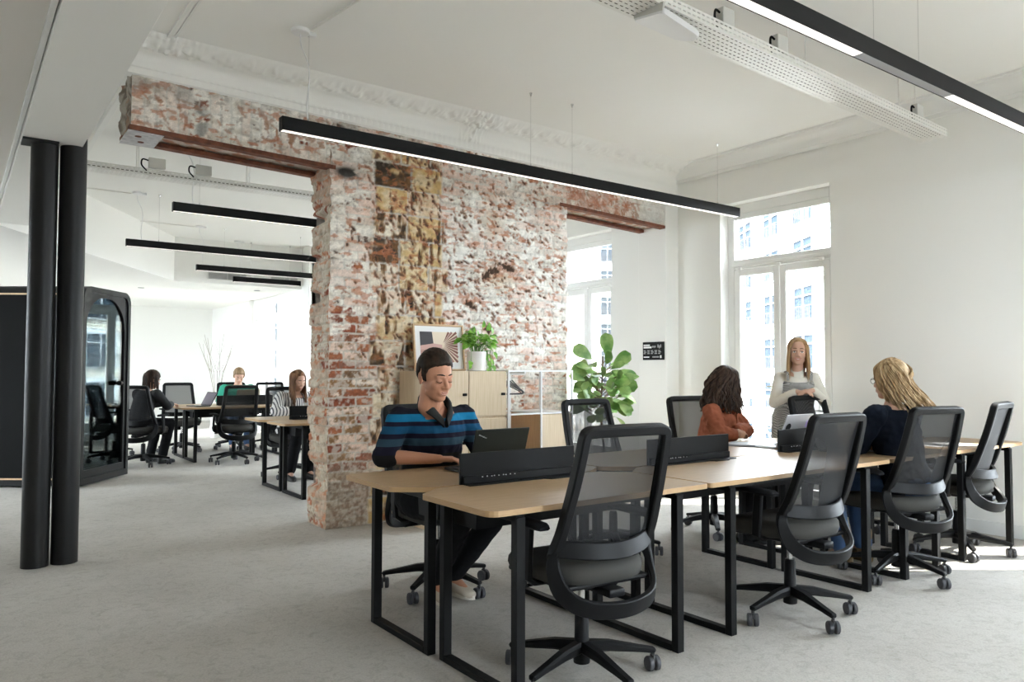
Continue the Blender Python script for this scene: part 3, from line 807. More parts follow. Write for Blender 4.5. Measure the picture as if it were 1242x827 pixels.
desk(4.46, 5.265, 2.305, 2.925, (4.68, 5.085), 'pale oak desk the blonde woman in navy leans on', GD, (0, 0))
desk(5.28, 6.36, 2.305, 2.925, (5.45, 6.20), 'pale oak desk at the right end of the front row, beside the bare wall', GD, (0, 1))
desk(1.575, 2.815, 3.565, 2.945, (1.74, 2.655), 'pale oak desk the man in the striped sweater works at', GD, (1, 0))
desk(2.83, 4.445, 3.565, 2.945, (3.03, 4.25), 'pale oak desk in the far row with the chair facing the viewer', GD, (0, 0))
desk(4.46, 5.265, 3.565, 2.945, (4.66, 5.085), 'pale oak desk the woman in the rust shirt rests her hands on', GD, (0, 0))
desk(5.28, 6.36, 3.565, 2.945, (5.45, 6.20), 'pale oak desk in front of the standing woman', GD, (0, 1))
desk(2.56, 3.76, 7.15, 7.77, (2.78, 3.60), 'oak desk with black legs just behind the brick wall, nearer the viewer', GB, (1, 0))
desk(2.56, 3.76, 8.41, 7.79, (2.78, 3.60), 'oak desk the woman in the striped shirt works at', GB, (1, 0))
desk(2.50, 3.78, 10.85, 11.45, (2.68, 3.62), 'oak desk in the back room nearest the empty chair seen from behind', GB, (1, 0))
desk(2.50, 3.78, 12.07, 11.47, (2.68, 3.62), 'oak desk the man in the green sweater works at', GB, (1, 0))
desk(3.80, 4.60, 10.85, 11.45, (3.96, 4.45), 'oak desk in the back room, nearer the brick edge, front side', GB, (0, 1))
desk(3.80, 4.60, 12.07, 11.47, (3.96, 4.45), 'oak desk in the back room, nearer the brick edge, window side', GB, (0, 1))

# ---- desk dividers with socket strip
DOT = mat('socket glint', (.75, .75, .75), .3)
def divider(x0, x1, y, label):
    cx = (x0+x1)/2; w = x1-x0
    r = thing('desk_divider', label, 'desk divider', (cx, y, .7405), group='black desk dividers')
    m = MB(); m.box((0, .0, .070), (w, .012, .14), bevel=.002, seg=1); m.box((0, -.035, .003), (w*.96, .07, .006)); m.box((0, -.012, .022), (w-.02, .022, .035), bevel=.003, seg=1)
    m.build('panel', BLACK, r)
    m = MB(); m.prism([(-w*.10+.16, -.068), (w*.16+.16, -.068), (w*.16+.12, -.10), (-w*.06+.16, -.10)], .0, .006); m.build('foot', BLACK, r)  # black sheet shaped like the shadow on the desk before the panel
    m = MB()
    for k in range(9): m.box((-w*.5+.11+k*.022+(k % 3)*.004, -.0245, .031+.001*(k % 2)), (.005, .003, .004))
    m.build('socket_strip', DOT, r)
divider(1.86, 2.54, 2.935, 'black desk divider directly behind the open laptop of the man in stripes')
divider(3.07, 3.76, 2.935, 'black desk divider between the two front chairs, left of the rust shirt')
divider(4.26, 4.94, 2.935, 'black desk divider with the grey laptop leaning behind it')
divider(5.37, 6.05, 2.935, 'black desk divider mostly hidden behind the blonde woman in navy')
divider(2.84, 3.55, 7.78, 'black desk divider in front of the woman in the striped shirt')
divider(3.10, 3.92, 11.46, 'black desk divider in front of the man in green')

# ================================================================= cabinet, rack, hangers, picture
r = thing('cabinet', 'pale oak locker cabinet with black knobs behind the man in stripes', 'cabinet', (3.385, 5.44, 0))
m = MB(); m.box((0, .01, .68), (.76, .46, 1.14), bevel=.003, seg=1); m.box((0, .01, .055), (.70, .42, .11)); m.build('carcass', [OAKZ], r)
for i, x in enumerate((-.19, .19)):
    for z, h in ((1.065, .37), (.675, .37), (.30, .34)):
        m = MB(); m.box((x, -.228, z), (.372, .018, h), bevel=.002, seg=1); d = m.build('door', OAKZ, r)
        m = MB(); m.box((x+.145 if i == 0 else x+.145, -.248, z-.005), (.034, .022, .022), bevel=.005); m.build('knob', BLACK, d)
r = thing('open_rack', 'white metal frame rack with a pale oak box door, beside the oak cabinet', 'rack', (4.135, 5.44, 0))
m = MB(); t = .016
XS = (-.352, 0, .352)
for x in XS:
    for y in (-.235, .225): m.box((x, y, .63), (t, t, 1.26), bevel=.002, seg=1)
for z in (1.252, .885, .11):
    for y in (-.235, .225): m.box((0, y, z), (.704, t*.9, t*.9))
    for x in XS: m.box((x, -.005, z), (t*.9, .46, t*.9))
m.tube([(-.176, -.235, 1.238), (-.176, .225, 1.238)], .009, 8); m.tube([(-.352, .0, 1.225), (0, .0, 1.225)], .008, 8)
m.build('frame', METALW, r)
m = MB(); m.box((.176, -.005, .885), (.335, .44, .012)); m.build('shelf', METALW, r)
m = MB(); m.box((.176, .0, .50), (.335, .44, .745), bevel=.002, seg=1); bx_ = m.build('locker_box', OAKD, r)
m = MB(); m.box((.176, -.228, .69), (.33, .016, .365), bevel=.002, seg=1); d = m.build('door', OAKZ, r)
m = MB(); m.box((.176, -.228, .31), (.33, .016, .365), bevel=.002, seg=1); d2 = m.build('door', OAKZ, r)
for q, z in ((d, .64), (d2, .27)): m = MB(); m.box((.30, -.246, z), (.034, .022, .022), bevel=.005); m.build('knob', BLACK, q)
HANG = mat('black hanger wire', (.03, .03, .03), .4); HANGS = mat('silver hanger hook', (.55, .55, .56), .25, 1)
HL = ['black coat hanger on the white rack, nearest the cabinet', 'black coat hanger on the white rack, second from the cabinet', 'black coat hanger on the white rack, middle one', 'black coat hanger on the white rack, second from the oak box', 'black coat hanger on the white rack, nearest the oak box']
hmesh = None
for i in range(5):
    h = thing('coat_hanger', HL[i], 'coat hanger', (3.84+i*.038, 5.44, 1.225), rz=math.radians(-38+i*13), group='coat hangers on the white rack')
    if hmesh is None:
        m = MB(); m.tube([(0, 0, -.055), (-.19, 0, -.15), (-.205, 0, -.165), (-.19, 0, -.175), (.19, 0, -.175), (.205, 0, -.165), (.19, 0, -.15), (0, 0, -.055)], .005, 6); hm = m.mesh('hanger_body', HANG, True)
        m = MB(); m.tube([(0, 0, -.056), (0, 0, -.02)]+[(.018*math.cos(a)-.0, 0, .0+.018*math.sin(a)) for a in [(-60+k*26)*PI/180 for k in range(10)]], .0025, 6); hk = m.mesh('hanger_hook', HANGS, True); hmesh = 1
    h.rotation_euler = (0, 0, math.radians(-30+i*14)); obj_from_mesh('hanger_body', hm, h); obj_from_mesh('hanger_hook', hk, h)
# framed print on the cabinet, leaning on the wall
r = thing('framed_picture', 'oak framed print in a white mat leaning on the brick wall above the cabinet', 'picture', (3.355, 5.60, 1.2515)); r.rotation_euler = (math.radians(-7), 0, 0)
m = MB(); W_, H_ = .50, .40
for s in (-1, 1): m.box((s*(W_/2-.008), 0, H_/2), (.016, .022, H_), bevel=.002, seg=1)
for z in (.008, H_-.008): m.box((0, 0, z), (W_-.03, .022, .016), bevel=.002, seg=1)
m.build('frame', FRAMEW, r)
m = MB(); m.box((0, .003, H_/2), (W_-.03, .006, H_-.03)); m.build('mount', PAPER, r)
pc = [mat('print '+k, c, .6) for k, c in (('cream', (.78, .66, .52)), ('rose', (.62, .38, .33)), ('dark', (.05, .045, .05)), ('brown', (.20, .07, .05)), ('wine', (.30, .13, .12)))]
m = MB(); x0, x1, z0, z1 = -.185, .185, .075, .335; yy = -.0012
def pq(pts, k, dy): m.quad([(x, yy-dy, z) for x, z in pts]); m.bm.faces.ensure_lookup_table(); m.bm.faces[-1].material_index = k
pq([(x0, z0), (x1, z0), (x1, z1), (x0, z1)], 0, 0)
vp = (.03, .225)
pq([(x0, z1), (x0+.12, z1), (x0+.13, .235), (x0, .215)], 2, .0003)
pq([(x0, z0), (x0, .215), (x0+.13, .235), vp, (.02, z0)], 1, .0002)
for k in range(15):
    a = -1.5+k*.178; ex, ez = vp[0]+.5*math.cos(a), vp[1]+.5*math.sin(a)
    tt = min((x1-vp[0])/max(1e-3, math.cos(a)*.5), ((z1-vp[1]) if a > 0 else (z0-vp[1]))/(math.sin(a)*.5+1e-5)); tt = min(1, max(0, tt))
    ex, ez = vp[0]+(ex-vp[0])*tt, vp[1]+(ez-vp[1])*tt; w = .011
    pq([(vp[0]+.02*math.cos(a), vp[1]+.02*math.sin(a)), (ex+w*math.sin(a), ez-w*math.cos(a)), (ex-w*math.sin(a), ez+w*math.cos(a))], 4 if k % 2 else 3, .0004)
for k in range(9):
    z = z0+.008+k*.011; pq([(x0, z), (x0+.17+.006*k, z+.004), (x0+.17+.006*k, z+.007), (x0, z+.004)], 3, .0005)

me = bpy.data.meshes.new('print'); m.bm.to_mesh(me); m.bm.free()
for p in pc: me.materials.append(p)
obj_from_mesh('print', me, r)

# ================================================================= plants
def leaf_mesh(m, base, dirv, L, W, shape, up, curl=.25, fold=.2, nseg=6):
    """blade from base along dirv; shape(t)->half width factor"""
    d = V(dirv).normalized(); u = V(up); u = (u-d*u.dot(d)); u = u.normalized() if u.length > 1e-3 else d.orthogonal(); s = d.cross(u)
    prev = None
    for i in range(nseg+1):
        t = i/nseg; c = V(base)+d*(L*t)-u*(curl*L*t*t); hw = max(W*shape(t), .0008)
        row = [m.bm.verts.new(c-s*hw+u*fold*hw), m.bm.verts.new(c), m.bm.verts.new(c+s*hw+u*fold*hw)]
        if prev:
            m.bm.faces.new((prev[0], prev[1], row[1], row[0])); m.bm.faces.new((prev[1], prev[2], row[2], row[1]))
        prev = row
rp = random.Random(3)
r = thing('potted_trailing_plant', 'bushy green trailing plant in a white pot on the cabinet', 'potted plant', (3.60, 5.42, 1.2505))
m = MB(); m.lathe([(.070, 0), (.078, .004), (.083, .15), (.083, .165), (.076, .165), (.074, .14)], n=28); m.build('pot', POTW, r, smooth=True, angle=40)
m = MB(); m.lathe([(.075, .142), (.001, .148)], n=20); m.build('soil', SOIL, r)
lf = MB(); st = MB()
def heart(t): return (math.sin(PI*min(1, t*.93+.12))**.7)*(1-.35*t)
for k in range(58):
    a = rp.uniform(0, 2*PI); rr = rp.uniform(.02, .15); z = .17+rp.uniform(.02, .19)*(1-rr*2.5)+.02
    p = V((rr*math.cos(a), rr*math.sin(a)*.8, z))
    st.tube([(p.x*.25, p.y*.25, .14), (p.x*.6, p.y*.6, z*.8+.02), p], .0018, 5)
    leaf_mesh(lf, p, (math.cos(a)*.7+rp.uniform(-.4, .4), math.sin(a)*.7-.35, rp.uniform(-.5, .25)), rp.uniform(.055, .08), rp.uniform(.024, .034), heart, (rp.uniform(-.3, .3), -.5, .7), .3)
for k in range(20):     # trailing stems on the right, one on the left, sprigs on top
    if k < 13: p = V((.085+rp.uniform(-.01, .045), rp.uniform(-.10, .02), .16-k*.016)); d = (.4+rp.uniform(-.3, .3), -.6, -.9)
    elif k < 15: p = V((-.10, -.07, .05+.03*(k-13))); d = (-.5, -.6, -.4)
    else: p = V((-.03+.05*(k-15), 0, .30+.025*((k*7) % 4))); d = (rp.uniform(-.5, .5), -.4, .9)
    st.tube([(p.x*.5, p.y*.5, .16), (p.x*.9, p.y*.9, max(.18, p.z)), p], .0016, 5)
    leaf_mesh(lf, p, d, rp.uniform(.045, .07), rp.uniform(.016, .03), heart, (0, -.6, .5), .25)
st.build('stems', mat('green stem', (.12, .28, .05), .5), r); lf.build('foliage', LEAF, r, smooth=True, angle=80)

r = thing('fiddle_leaf_fig', 'tall fiddle leaf fig with large glossy leaves by the right doorway of the brick wall', 'potted plant', (5.02, 5.38, 0))
m = MB(); m.lathe([(.13, 0), (.145, .01), (.165, .30), (.165, .32), (.15, .32), (.148, .28)], n=28); m.build('pot', POTW, r, smooth=True, angle=40)
m = MB(); m.lathe([(.15, .285), (.001, .295)], n=20); m.build('soil', SOIL, r)
stem = spline([(0, 0, .28), (.015, 0, .55), (-.01, .01, .85), (.0, 0, 1.15), (.01, 0, 1.40)], 6)
m = MB(); m.tube(stem, [.014-.008*i/len(stem) for i in range(len(stem))], 8)
lf = MB()
def fiddle(t): return (.32+.9*t-.15*math.sin(t*9)*.3)*math.sqrt(max(0, 1-t**5))*min(1, t*6+.15)
for k in range(110):
    t = (k/110); z = .84+t*.44; a = k*2.4+rp.uniform(-.4, .4); rr = .05+.15*rp.random()**.7
    d = V((math.cos(a), math.sin(a), rp.uniform(-.5, 1.1))).normalized()
    p = V((.02*math.cos(a), .02*math.sin(a), z-.06)); q = V((rr*math.cos(a), rr*math.sin(a), z+rp.uniform(-.03, .05)))*1.0
    m.tube([p, q], .003, 5)
    leaf_mesh(lf, q, d+V((rp.uniform(-.5, .5), rp.uniform(-.5, .5), rp.uniform(-.3, .3))), rp.uniform(.11, .17), rp.uniform(.042, .06), fiddle, V((-.6, -.65, .5))+V((rp.uniform(-.6, .6), rp.uniform(-.6, .6), rp.uniform(-.3, .6))), rp.uniform(.05, .4), .18, 8)
RGT = V((.68, -.73, 0)); TOW = V((-.73, -.68, 0))
for (lx, z, dx, dz, L) in ((-.10, 1.37, -.75, .55, .21), (.06, 1.38, -.1, 1.0, .24), (.10, 1.30, .75, .55, .21), (-.12, 1.25, -.9, .1, .18), (-.08, 1.12, -.9, -.15, .2), (.12, 1.13, 1.0, -.1, .22), (.10, .98, .7, -.5, .22)):
    p = RGT*lx+V((0, 0, z)); d = RGT*dx+V((0, 0, dz))+TOW*.25
    m.tube([V((0, 0, z-.06)), p], .004, 5); leaf_mesh(lf, p, d, L, .075, fiddle, TOW+V((0, 0, .3)), .12, .1, 9)
m.build('trunk', STEM, r, smooth=True); lf.build('foliage', FIG, r, smooth=True, angle=80)

r = thing('dry_branches', 'bare twigs standing in a slim vase near the far window', 'vase of twigs', (3.95, 14.6, 0))
m = MB(); m.lathe([(.09, 0), (.11, .05), (.10, .4), (.05, .6), (.055, .66)], n=20); m.build('vase', POTW, r, smooth=True)
m = MB()
for k in range(7):
    a = k*.9; p0 = V((0, 0, .55)); p1 = V((.12*math.cos(a), .12*math.sin(a), 1.2)); p2 = V((.32*math.cos(a+.3), .32*math.sin(a+.3), 1.75+.08*(k % 3)))
    m.tube([p0, p1, p2], [.008, .006, .003], 5); m.tube([p1, p1+V((.16*math.cos(a-1), .16*math.sin(a-1), .35))], [.005, .002], 5); m.tube([p1.lerp(p2, .5), p1.lerp(p2, .5)+V((.1*math.cos(a+1.5), .1*math.sin(a+1.5), .25))], [.004, .002], 5)
m.build('twigs', mat('pale twig', (.42, .38, .33), .8), r)

# ================================================================= sign on the pier
r = thing('wall_sign', 'small black notice board with white lettering on the white pier', 'sign', (6.30, 5.91, 1.375))
m = MB(); m.box((-.010, 0, .10), (.02, .31, .20), bevel=.002, seg=1); m.build('board', BLACK, r)
WT = mat('white lettering', (.82, .82, .82), .6); GT = mat('grey lettering', (.38, .38, .39), .6)
g = MB()
def bar(mb, y, z, w, h): mb.box((-.0208, .155-y-w/2, .20-z-h/2), (.0016, w, h))
m = MB(); bar(m, .015, .028, .095, .016); m.build('headline_print', WT, r)
m = MB(); bar(m, .015, .050, .12, .020); m.build('subtitle_print', WT, r)
m = g
for k in range(5): bar(m, .145+k*.011, .042+.004*(k % 2), .008, .022-.004*(k % 3))
for k in range(3): bar(g, .225+k*.02, .030+.01*(k % 2), .014, .034)
for i in range(5):
    for j in range(3): bar(g if (i+j) % 3 else m, .015+i*.055+.004*(j % 2), .092+j*.016, .030+.008*((i+j) % 2), .009)
m = MB(); bar(m, .015, .162, .085, .012); m.build('footer_print', WT, r)
for k in range(6): bar(g, .15+k*.017, .160, .012, .014)
m = MB(); bar(m, .262, .150, .020, .030); m.build('emblem_print', WT, r)
g.build('grey_print', GT, r)

# ================================================================= pillars under the beam
for i, (x, y, lb) in enumerate(((.455, 5.775, 'round black steel column on the left of the pair'), (.620, 5.785, 'round black steel column on the right of the pair'))):
    r = thing('steel_column', lb, 'column', (x, y, 0), group='pair of black steel columns'); r['kind'] = 'structure'
    MB().lathe([(.079, 0), (.079, 2.80)], n=40).build('shaft', COLUMN, r, smooth=True, angle=40)
    if i == 0: m = MB(); m.box((-.03, -.02, 2.722), (.20, .18, .014)); m.build('head_plate', COLUMN, r)

# ================================================================= phone booth
P0 = V((1.124, 9.262, 0)); P1 = V((1.70, 10.03, 0)); ex = (P1-P0).normalized(); W_ = .98; ey = V((-ex.y, ex.x, 0)); D_ = 1.15; HB = 2.16
az = math.atan2(ex.y, ex.x)
BOOTH = mat('black booth felt', (.009, .009, .009), .9, spec=.1, bump=(60, .3, .002)); BOOTHF = mat('black booth shell', (.010, .010, .010), .5, spec=.2); BIN = mat('grey felt lining', (.06, .06, .058), .95)
r = thing('phone_booth', 'black soundproof phone booth with a rounded glass door, left of the room', 'phone booth', P0, rz=az)
def rrect(x0, x1, z0, z1, rad, n=7):
    out = [(x0, z0), (x1, z0)]
    for k in range(n+1): a = PI/2*k/n; out.append((x1-rad+rad*math.cos(a), z1-rad+rad*math.sin(a)))
    for k in range(n+1): a = PI/2+PI/2*k/n; out.append((x0+rad+rad*math.cos(a), z1-rad+rad*math.sin(a)))
    return out
OUT = rrect(0, W_, .02, HB, .13); INN = rrect(.05, W_-.05, .09, HB-.06, .10); DOOR = rrect(.08, W_-.10, .17, HB-.10, .36); 
def shell(m, A, B, y0, y1):
    n = len(A); bm = m.bm
    a0 = [bm.verts.new((x, y0, z)) for x, z in A]; b0 = [bm.verts.new((x, y0, z)) for x, z in B]; a1 = [bm.verts.new((x, y1, z)) for x, z in A]; b1 = [bm.verts.new((x, y1, z)) for x, z in B]
    for i in range(n):
        j = (i+1) % n
        bm.faces.new((a0[i], a0[j], b0[j], b0[i])); bm.faces.new((a1[i], b1[i], b1[j], a1[j])); bm.faces.new((a0[i], a1[i], a1[j], a0[j])); bm.faces.new((b0[i], b0[j], b1[j], b1[i]))
m = MB(); shell(m, OUT, INN, 0, D_); m.build('shell', BOOTHF, r, smooth=True, angle=40)
m = MB(); m.prism([(x, z) for x, z in INN], 0, .03, M=Matrix.Translation((0, D_, 0)) @ Matrix.Rotation(PI/2, 4, 'X')); m.build('rear_panel', BIN, r)
m = MB(); shell(m, INN, DOOR, .02, .06); dr = m.build('door', BOOTHF, r, smooth=True, angle=40)
m = MB(); m.prism([(x, z) for x, z in DOOR], 0, .008, M=Matrix.Translation((0, .044, 0)) @ Matrix.Rotation(PI/2, 4, 'X')); m.build('door_glass', PODGLASS, dr)
m = MB(); m.lathe([(.012, 0), (.012, .03), (.03, .035), (.032, .05), (.02, .06)], n=18, M=Matrix.Translation((W_-.17, .036, 1.10)) @ Matrix.Rotation(PI/2, 4, 'X')); m.tube([(W_-.17, .0, 1.10), (W_-.27, -.015, 1.10)], [.02, .028], 10); m.build('door_knob', BLACK, dr, smooth=True)
m = MB(); m.box((-.012, D_/2, 1.08), (.024, D_-.02, 1.94), bevel=.004); m.build('side_panel', BOOTH, r)
m = MB(); m.box((-.016, D_/2, 2.063), (.026, D_-.02, .016)); m.box((-.016, D_/2, .095), (.026, D_-.02, .016)); m.build('wood_strip', FRAMEW, r)
m = MB(); m.box((W_/2, D_-.25, .98), (W_-.12, .40, .03)); m.build('booth_shelf', BOOTHF, r)
m = MB(); m.lathe([(.17, .68), (.18, .72), (.16, .75), (0.01, .755)], (W_/2, .45, 0), n=20); m.tube([(W_/2, .45, .1), (W_/2, .45, .70)], .03, 10); m.lathe([(.2, .095), (.19, .11)], (W_/2, .45, 0), n=20); m.build('booth_stool', SOFTBLK, r)
m = MB(); m.box((W_/2, D_/2, .055), (W_-.1, D_-.06, .07)); m.build('booth_floor', BIN, r)

# ================================================================= pendant lights
def pendant(x0, x1, y, zb, label, wires, cord=None, segs=None, canopy=True):
    cx = (x0+x1)/2; L = x1-x0
    r = thing('linear_pendant_light', label, 'pendant light', (cx, y, zb), group='black linear pendant lights')
    m = MB(); m.box((0, -.029, .045), (L, .004, .09)); m.box((0, .029, .045), (L, .004, .09)); m.box((0, 0, .088), (L, .058, .004))
    for s in (-1, 1): m.box((s*(L/2-.003), 0, .045), (.006, .062, .09))
    m.build('housing', PLASTIC, r)
    segs = segs or [(x0+.01, x1-.01, 1)]
    for a, b, on in segs:
        m = MB(); m.box(((a+b)/2-cx, 0, .006), (b-a, .053, .008)); m.build('diffuser' if on else 'blank_cover', DIFF if on else DIFFG, r)
    for w in wires:
        m = MB(); m.tube([(w-cx, 0, .09), (w-cx, 0, ZC-zb)], .0016, 5); m.lathe([(.004, .09), (.008, .094), (.004, .115)], (w-cx, 0, 0), n=10); m.lathe([(.004, -.03), (.012, -.006), (.012, 0)], (w-cx, 0, ZC-zb), n=10); m.build('suspension_wire', CHROME, r)
    if cord is not None:
        x = cord-cx; h = ZC-zb
        m = MB(); m.tube(spline([(x-.03, 0, h-.03), (x-.025, 0, h-.10), (x+.02, 0, h-.20), (x+.035, .0, h*.55), (x+.02, 0, h*.3), (x+.03, 0, .09)], 6), .004, 6); m.build('power_cord', METALW, r, smooth=True)
        if canopy: m = MB(); m.lathe([(.055, -.025), (.06, -.02), (.06, 0)], (x-.03, 0, h), n=20); m.box((x+.05, 0, h-.015), (.05, .04, .03), bevel=.004); m.build('ceiling_canopy', METALW, r, smooth=True)
    return r
ZL = 2.805
pendant(1.676, 6.36, 4.82, ZL, 'long black linear pendant light hanging across the brick wall', [1.86, 3.72, 4.16, 6.05], 1.83)
pendant(1.2, 6.30, 1.965, ZL, 'black linear pendant light nearest the viewer, above the front desks', [1.5, 3.69, 4.15, 6.0], None, [(1.21, 3.54, 1), (3.54, 4.49, 0), (4.49, 6.29, 1)])
pendant(1.70, 4.6, 7.93, ZL, 'black pendant light just behind the brick lintel, highest in the back room', [1.95, 3.9], 1.86, canopy=False)
pendant(1.72, 5.0, 10.53, ZL, 'black pendant light of the back room reaching furthest left', [2.1, 4.2], 1.87)
pendant(3.03, 5.0, 12.45, ZL, 'black pendant light in the back room, third from the brick lintel', [3.45, 4.7], 3.1)
pendant(3.90, 5.1, 13.50, ZL-.02, 'short black pendant light hanging right in front of the soffit grilles', [4.2, 4.9], 4.0)
# conduit on the ceiling feeding the long pendant
m = MB(); m.tube([(1.85, 4.75, ZC-.012), (1.95, 4.0, ZC-.012), (1.95, .5, ZC-.012)], .008, 8); tag(m.build('cable_conduit', GALV), 'thin pale conduit along the ceiling feeding the long pendant', 'conduit')
for (x0, x1, y) in ((-.2, 1.78, 10.6), (.6, 3.0, 12.5)):
    m = MB(); m.tube([(x0, y, ZC-.012), (x1, y, ZC-.012)], .007, 6); tag(m.build('cable_conduit', GALV), 'thin pale conduit on the back room ceiling, %s' % ('nearer the viewer' if y < 11 else 'nearer the soffit'), 'conduit')

# ================================================================= perforated cable trays
def tray(x0, x1, y0, y1, z, label, rods):
    """bottom plate y0..y1 at x0 ; yaw small"""
    L = x1-x0; w = .20; h = .06
    r = thing('cable_tray', label, 'cable tray', (x0, y0, z)); r.rotation_euler = (0, 0, math.atan2(y1-y0, L))
    def perf(name, rowsv, f):
        xs = [0.0]; hole_x = []
        pitch, slot = .040, .024; x = 0; k = 0
        while x+pitch <= L: xs += [x+pitch-slot, x+pitch]; hole_x.append(len(xs)-2); x += pitch
        m = MB(); g = [[m.bm.verts.new(f(a, b)) for b in rowsv] for a in xs]
        for i in range(len(xs)-1):
            for j in range(len(rowsv)-1):
                if i in hole_x and j % 2 == 1: continue
                m.bm.faces.new((g[i][j], g[i+1][j], g[i+1][j+1], g[i][j+1]))
        o = m.build(name, GALV, r)
        so = o.modifiers.new('thickness', 'SOLIDIFY'); so.thickness = .0015
        return o
    rb = [-.10]
    for k in range(6): rb += [-.10+.014+k*.031, -.10+.014+k*.031+.008]
    rb.append(.10)
    perf('bottom_plate', rb, lambda a, b: V((a, b, 0)))
    for s, nm in ((-1, 'side_plate'), (1, 'side_plate')):
        perf(nm, [0, .014, .022, .040, .048, h], lambda a, b, s=s: V((a, s*.10, b)))
    m = MB()
    for rx in rods:
        for s in (-.06, .06): m.tube([(rx, s, .0), (rx, s, ZC-z)], .004, 6)
        m.box((rx, 0, .012), (.03, .19, .012))
    m.build('hanger_rods', GALV, r)
    m = MB()
    rr_ = random.Random(2)
    for k in range(5): m.tube([(0.02, -.075+.037*k, .018), (L*.3, -.072+.036*k+rr_.uniform(-.01, .01), .016), (L*.7, -.075+.037*k, .018), (L-.1, -.07+.035*k, .016)], .015, 6)
    m.build('cables', mat('grey cable', (.10, .085, .07), .7), r)
    return r
tray(.9, 6.30, 2.60, 2.86, 3.10, 'white perforated cable tray under the ceiling above the desks', [.5, 2.05, 3.35, 4.9])
tray(.95, 4.9, 8.05, 7.95, 3.13, 'white perforated cable tray behind the brick lintel', [.45, 1.5, 3.0])
def jbox(x, y, z, lb, s=1):
    r = thing('junction_box', lb, 'junction box', (x, y, z), group='junction boxes on the cable trays')
    m = MB(); m.box((0, 0, .05), (.10*s, .05, .10), bevel=.006); m.build('box_body', GREYBOX, r)
    m = MB(); m.tube(spline([(-.05*s, 0, .07), (-.085*s, 0, .075), (-.09*s, 0, .02), (-.06*s, 0, -.03)], 5), .007, 6); m.build('cable_loop', BLACK, r, smooth=True)
def trY(x): return 2.60+(x-.9)*.26/5.4
for x, lb in ((3.42, 'grey junction box on the front cable tray, nearest the viewer'), (3.96, 'grey junction box on the front cable tray, middle one'), (5.83, 'grey junction box on the front cable tray, near the wall end'), ): jbox(x, trY(x)-.06, 3.165, lb)
for x, lb in ((1.55, 'grey junction box on the rear cable tray, nearer the black columns'), (1.98, 'grey junction box on the rear cable tray, nearer the brick')): jbox(x, 7.92, 3.195, lb, 1.5)
r = thing('emergency_light', 'flat white angled luminaire clipped under the front cable tray', 'luminaire', (2.98, 2.68, 3.045)); r.rotation_euler = (math.radians(8), math.radians(4), math.radians(3))
m = MB(); m.prism(rounded([(-.17, -.10), (.19, -.07), (.19, .06), (-.17, .10)], [.02, .06, .06, .02]), 0, .03, bevel=.008); m.build('body', METALW, r)
m = MB(); m.box((-.165, 0, .035), (.012, .19, .045)); m.build('bracket', GREYBOX, r)

# ================================================================= laptops and things on the desks
LAPB = mat('black laptop', (.016, .017, .013), .4, spec=.3); SILV = mat('silver grey laptop', (.52, .52, .53), .35, .6); SCR = mat('dark screen', (.02, .02, .025), .15)
def laptop(x, y, az, label, w=.32, d=.22, ang=110, body=LAPB, marks=None, z=.7415, screen=SCR, cat='laptop'):
    """user sits at local -Y side; lid hinge at +Y"""
    r = thing('laptop', label, cat, (x, y, z), rz=-math.radians(az), group='laptops on the desks')
    m = MB(); m.box((0, 0, .008), (w, d, .014), bevel=.004); b = m.build('base', body, r)
    m = MB(); m.box((0, -.01+.03, .0155), (w*.86, d*.5, .001)); m.build('keyboard', SCR, b)
    M = Matrix.Translation((0, d/2, .012)) @ Matrix.Rotation(math.radians(90-ang), 4, 'X')
    m = MB(); m.box((0, .004, d/2), (w, .008, d), M=M, bevel=.003); l = m.build('lid', body, r)
    m = MB(); m.box((0, -.0008, d/2), (w*.92, .001, d*.88), M=M); m.build('screen', screen, l)
    if marks: marks(l, M, w, d)
    return r
def mk1(l, M, w, d):      # small slanted silver wordmark on the lid corner
    m = MB(); T = M @ Matrix.Translation((w*.5-.045, .0085, d-.035)) @ Matrix.Rotation(math.radians(-22), 4, 'Y')
    for k in range(9): m.box((.024-k*.006, .0002, 0), (.0042, .0006, .007 if k in (0, 1, 5) else .005), M=T)
    m.build('wordmark', SILV, l)
laptop(2.24, 3.31, 180, 'black laptop open in front of the man in stripes', .33, .225, 108, LAPB, mk1)
def mk2(l, M, w, d):
    m = MB(); m.lathe([(.028, 0), (.028, .0006)], n=20, M=M @ Matrix.Translation((w*.32, .0082, d*.62)) @ Matrix.Rotation(-PI/2, 4, 'X')); m.build('round_sticker', BLACK, l)
    m = MB(); m.box((-w*.36, .0084, d*.7), (.035, .0006, .05), M=M); m.build('lilac_sticker', mat('lilac sticker', (.55, .42, .75), .5), l)
laptop(4.55, 3.17, 180, 'silver laptop with a round black sticker, lid leaning behind the desk divider', .30, .235, 112, SILV, mk2)
laptop(4.58, 2.70, 8, 'dark tablet propped on the desk in front of the second empty chair', .20, .17, 104, LAPB)
laptop(2.80, 11.25, 78, 'dark tablet propped up in front of the dark-haired woman in black', .30, .21, 118, LAPB, screen=mat('dim screen', (.10, .085, .12), .3))
laptop(3.58, 11.72, 180, 'beige laptop in front of the man in green', .34, .23, 112, mat('beige laptop', (.40, .34, .25), .5))
laptop(3.17, 8.14, 176, 'small white laptop in front of the woman in the striped shirt', .22, .17, 118, mat('white laptop', (.72, .73, .74), .4))
m = MB(); m.box((0, 0, .007), (.21, .29, .014), bevel=.003); nb = m.build('notebook', mat('grey notebook', (.30, .30, .32), .6)); nb.location = (4.52, 3.20, .7405); nb.location = (4.47, 3.30, .7405); nb.rotation_euler = (0, 0, .5); tag(nb, 'thin closed grey notebook beside the clasped hands of the woman in rust', 'notebook')
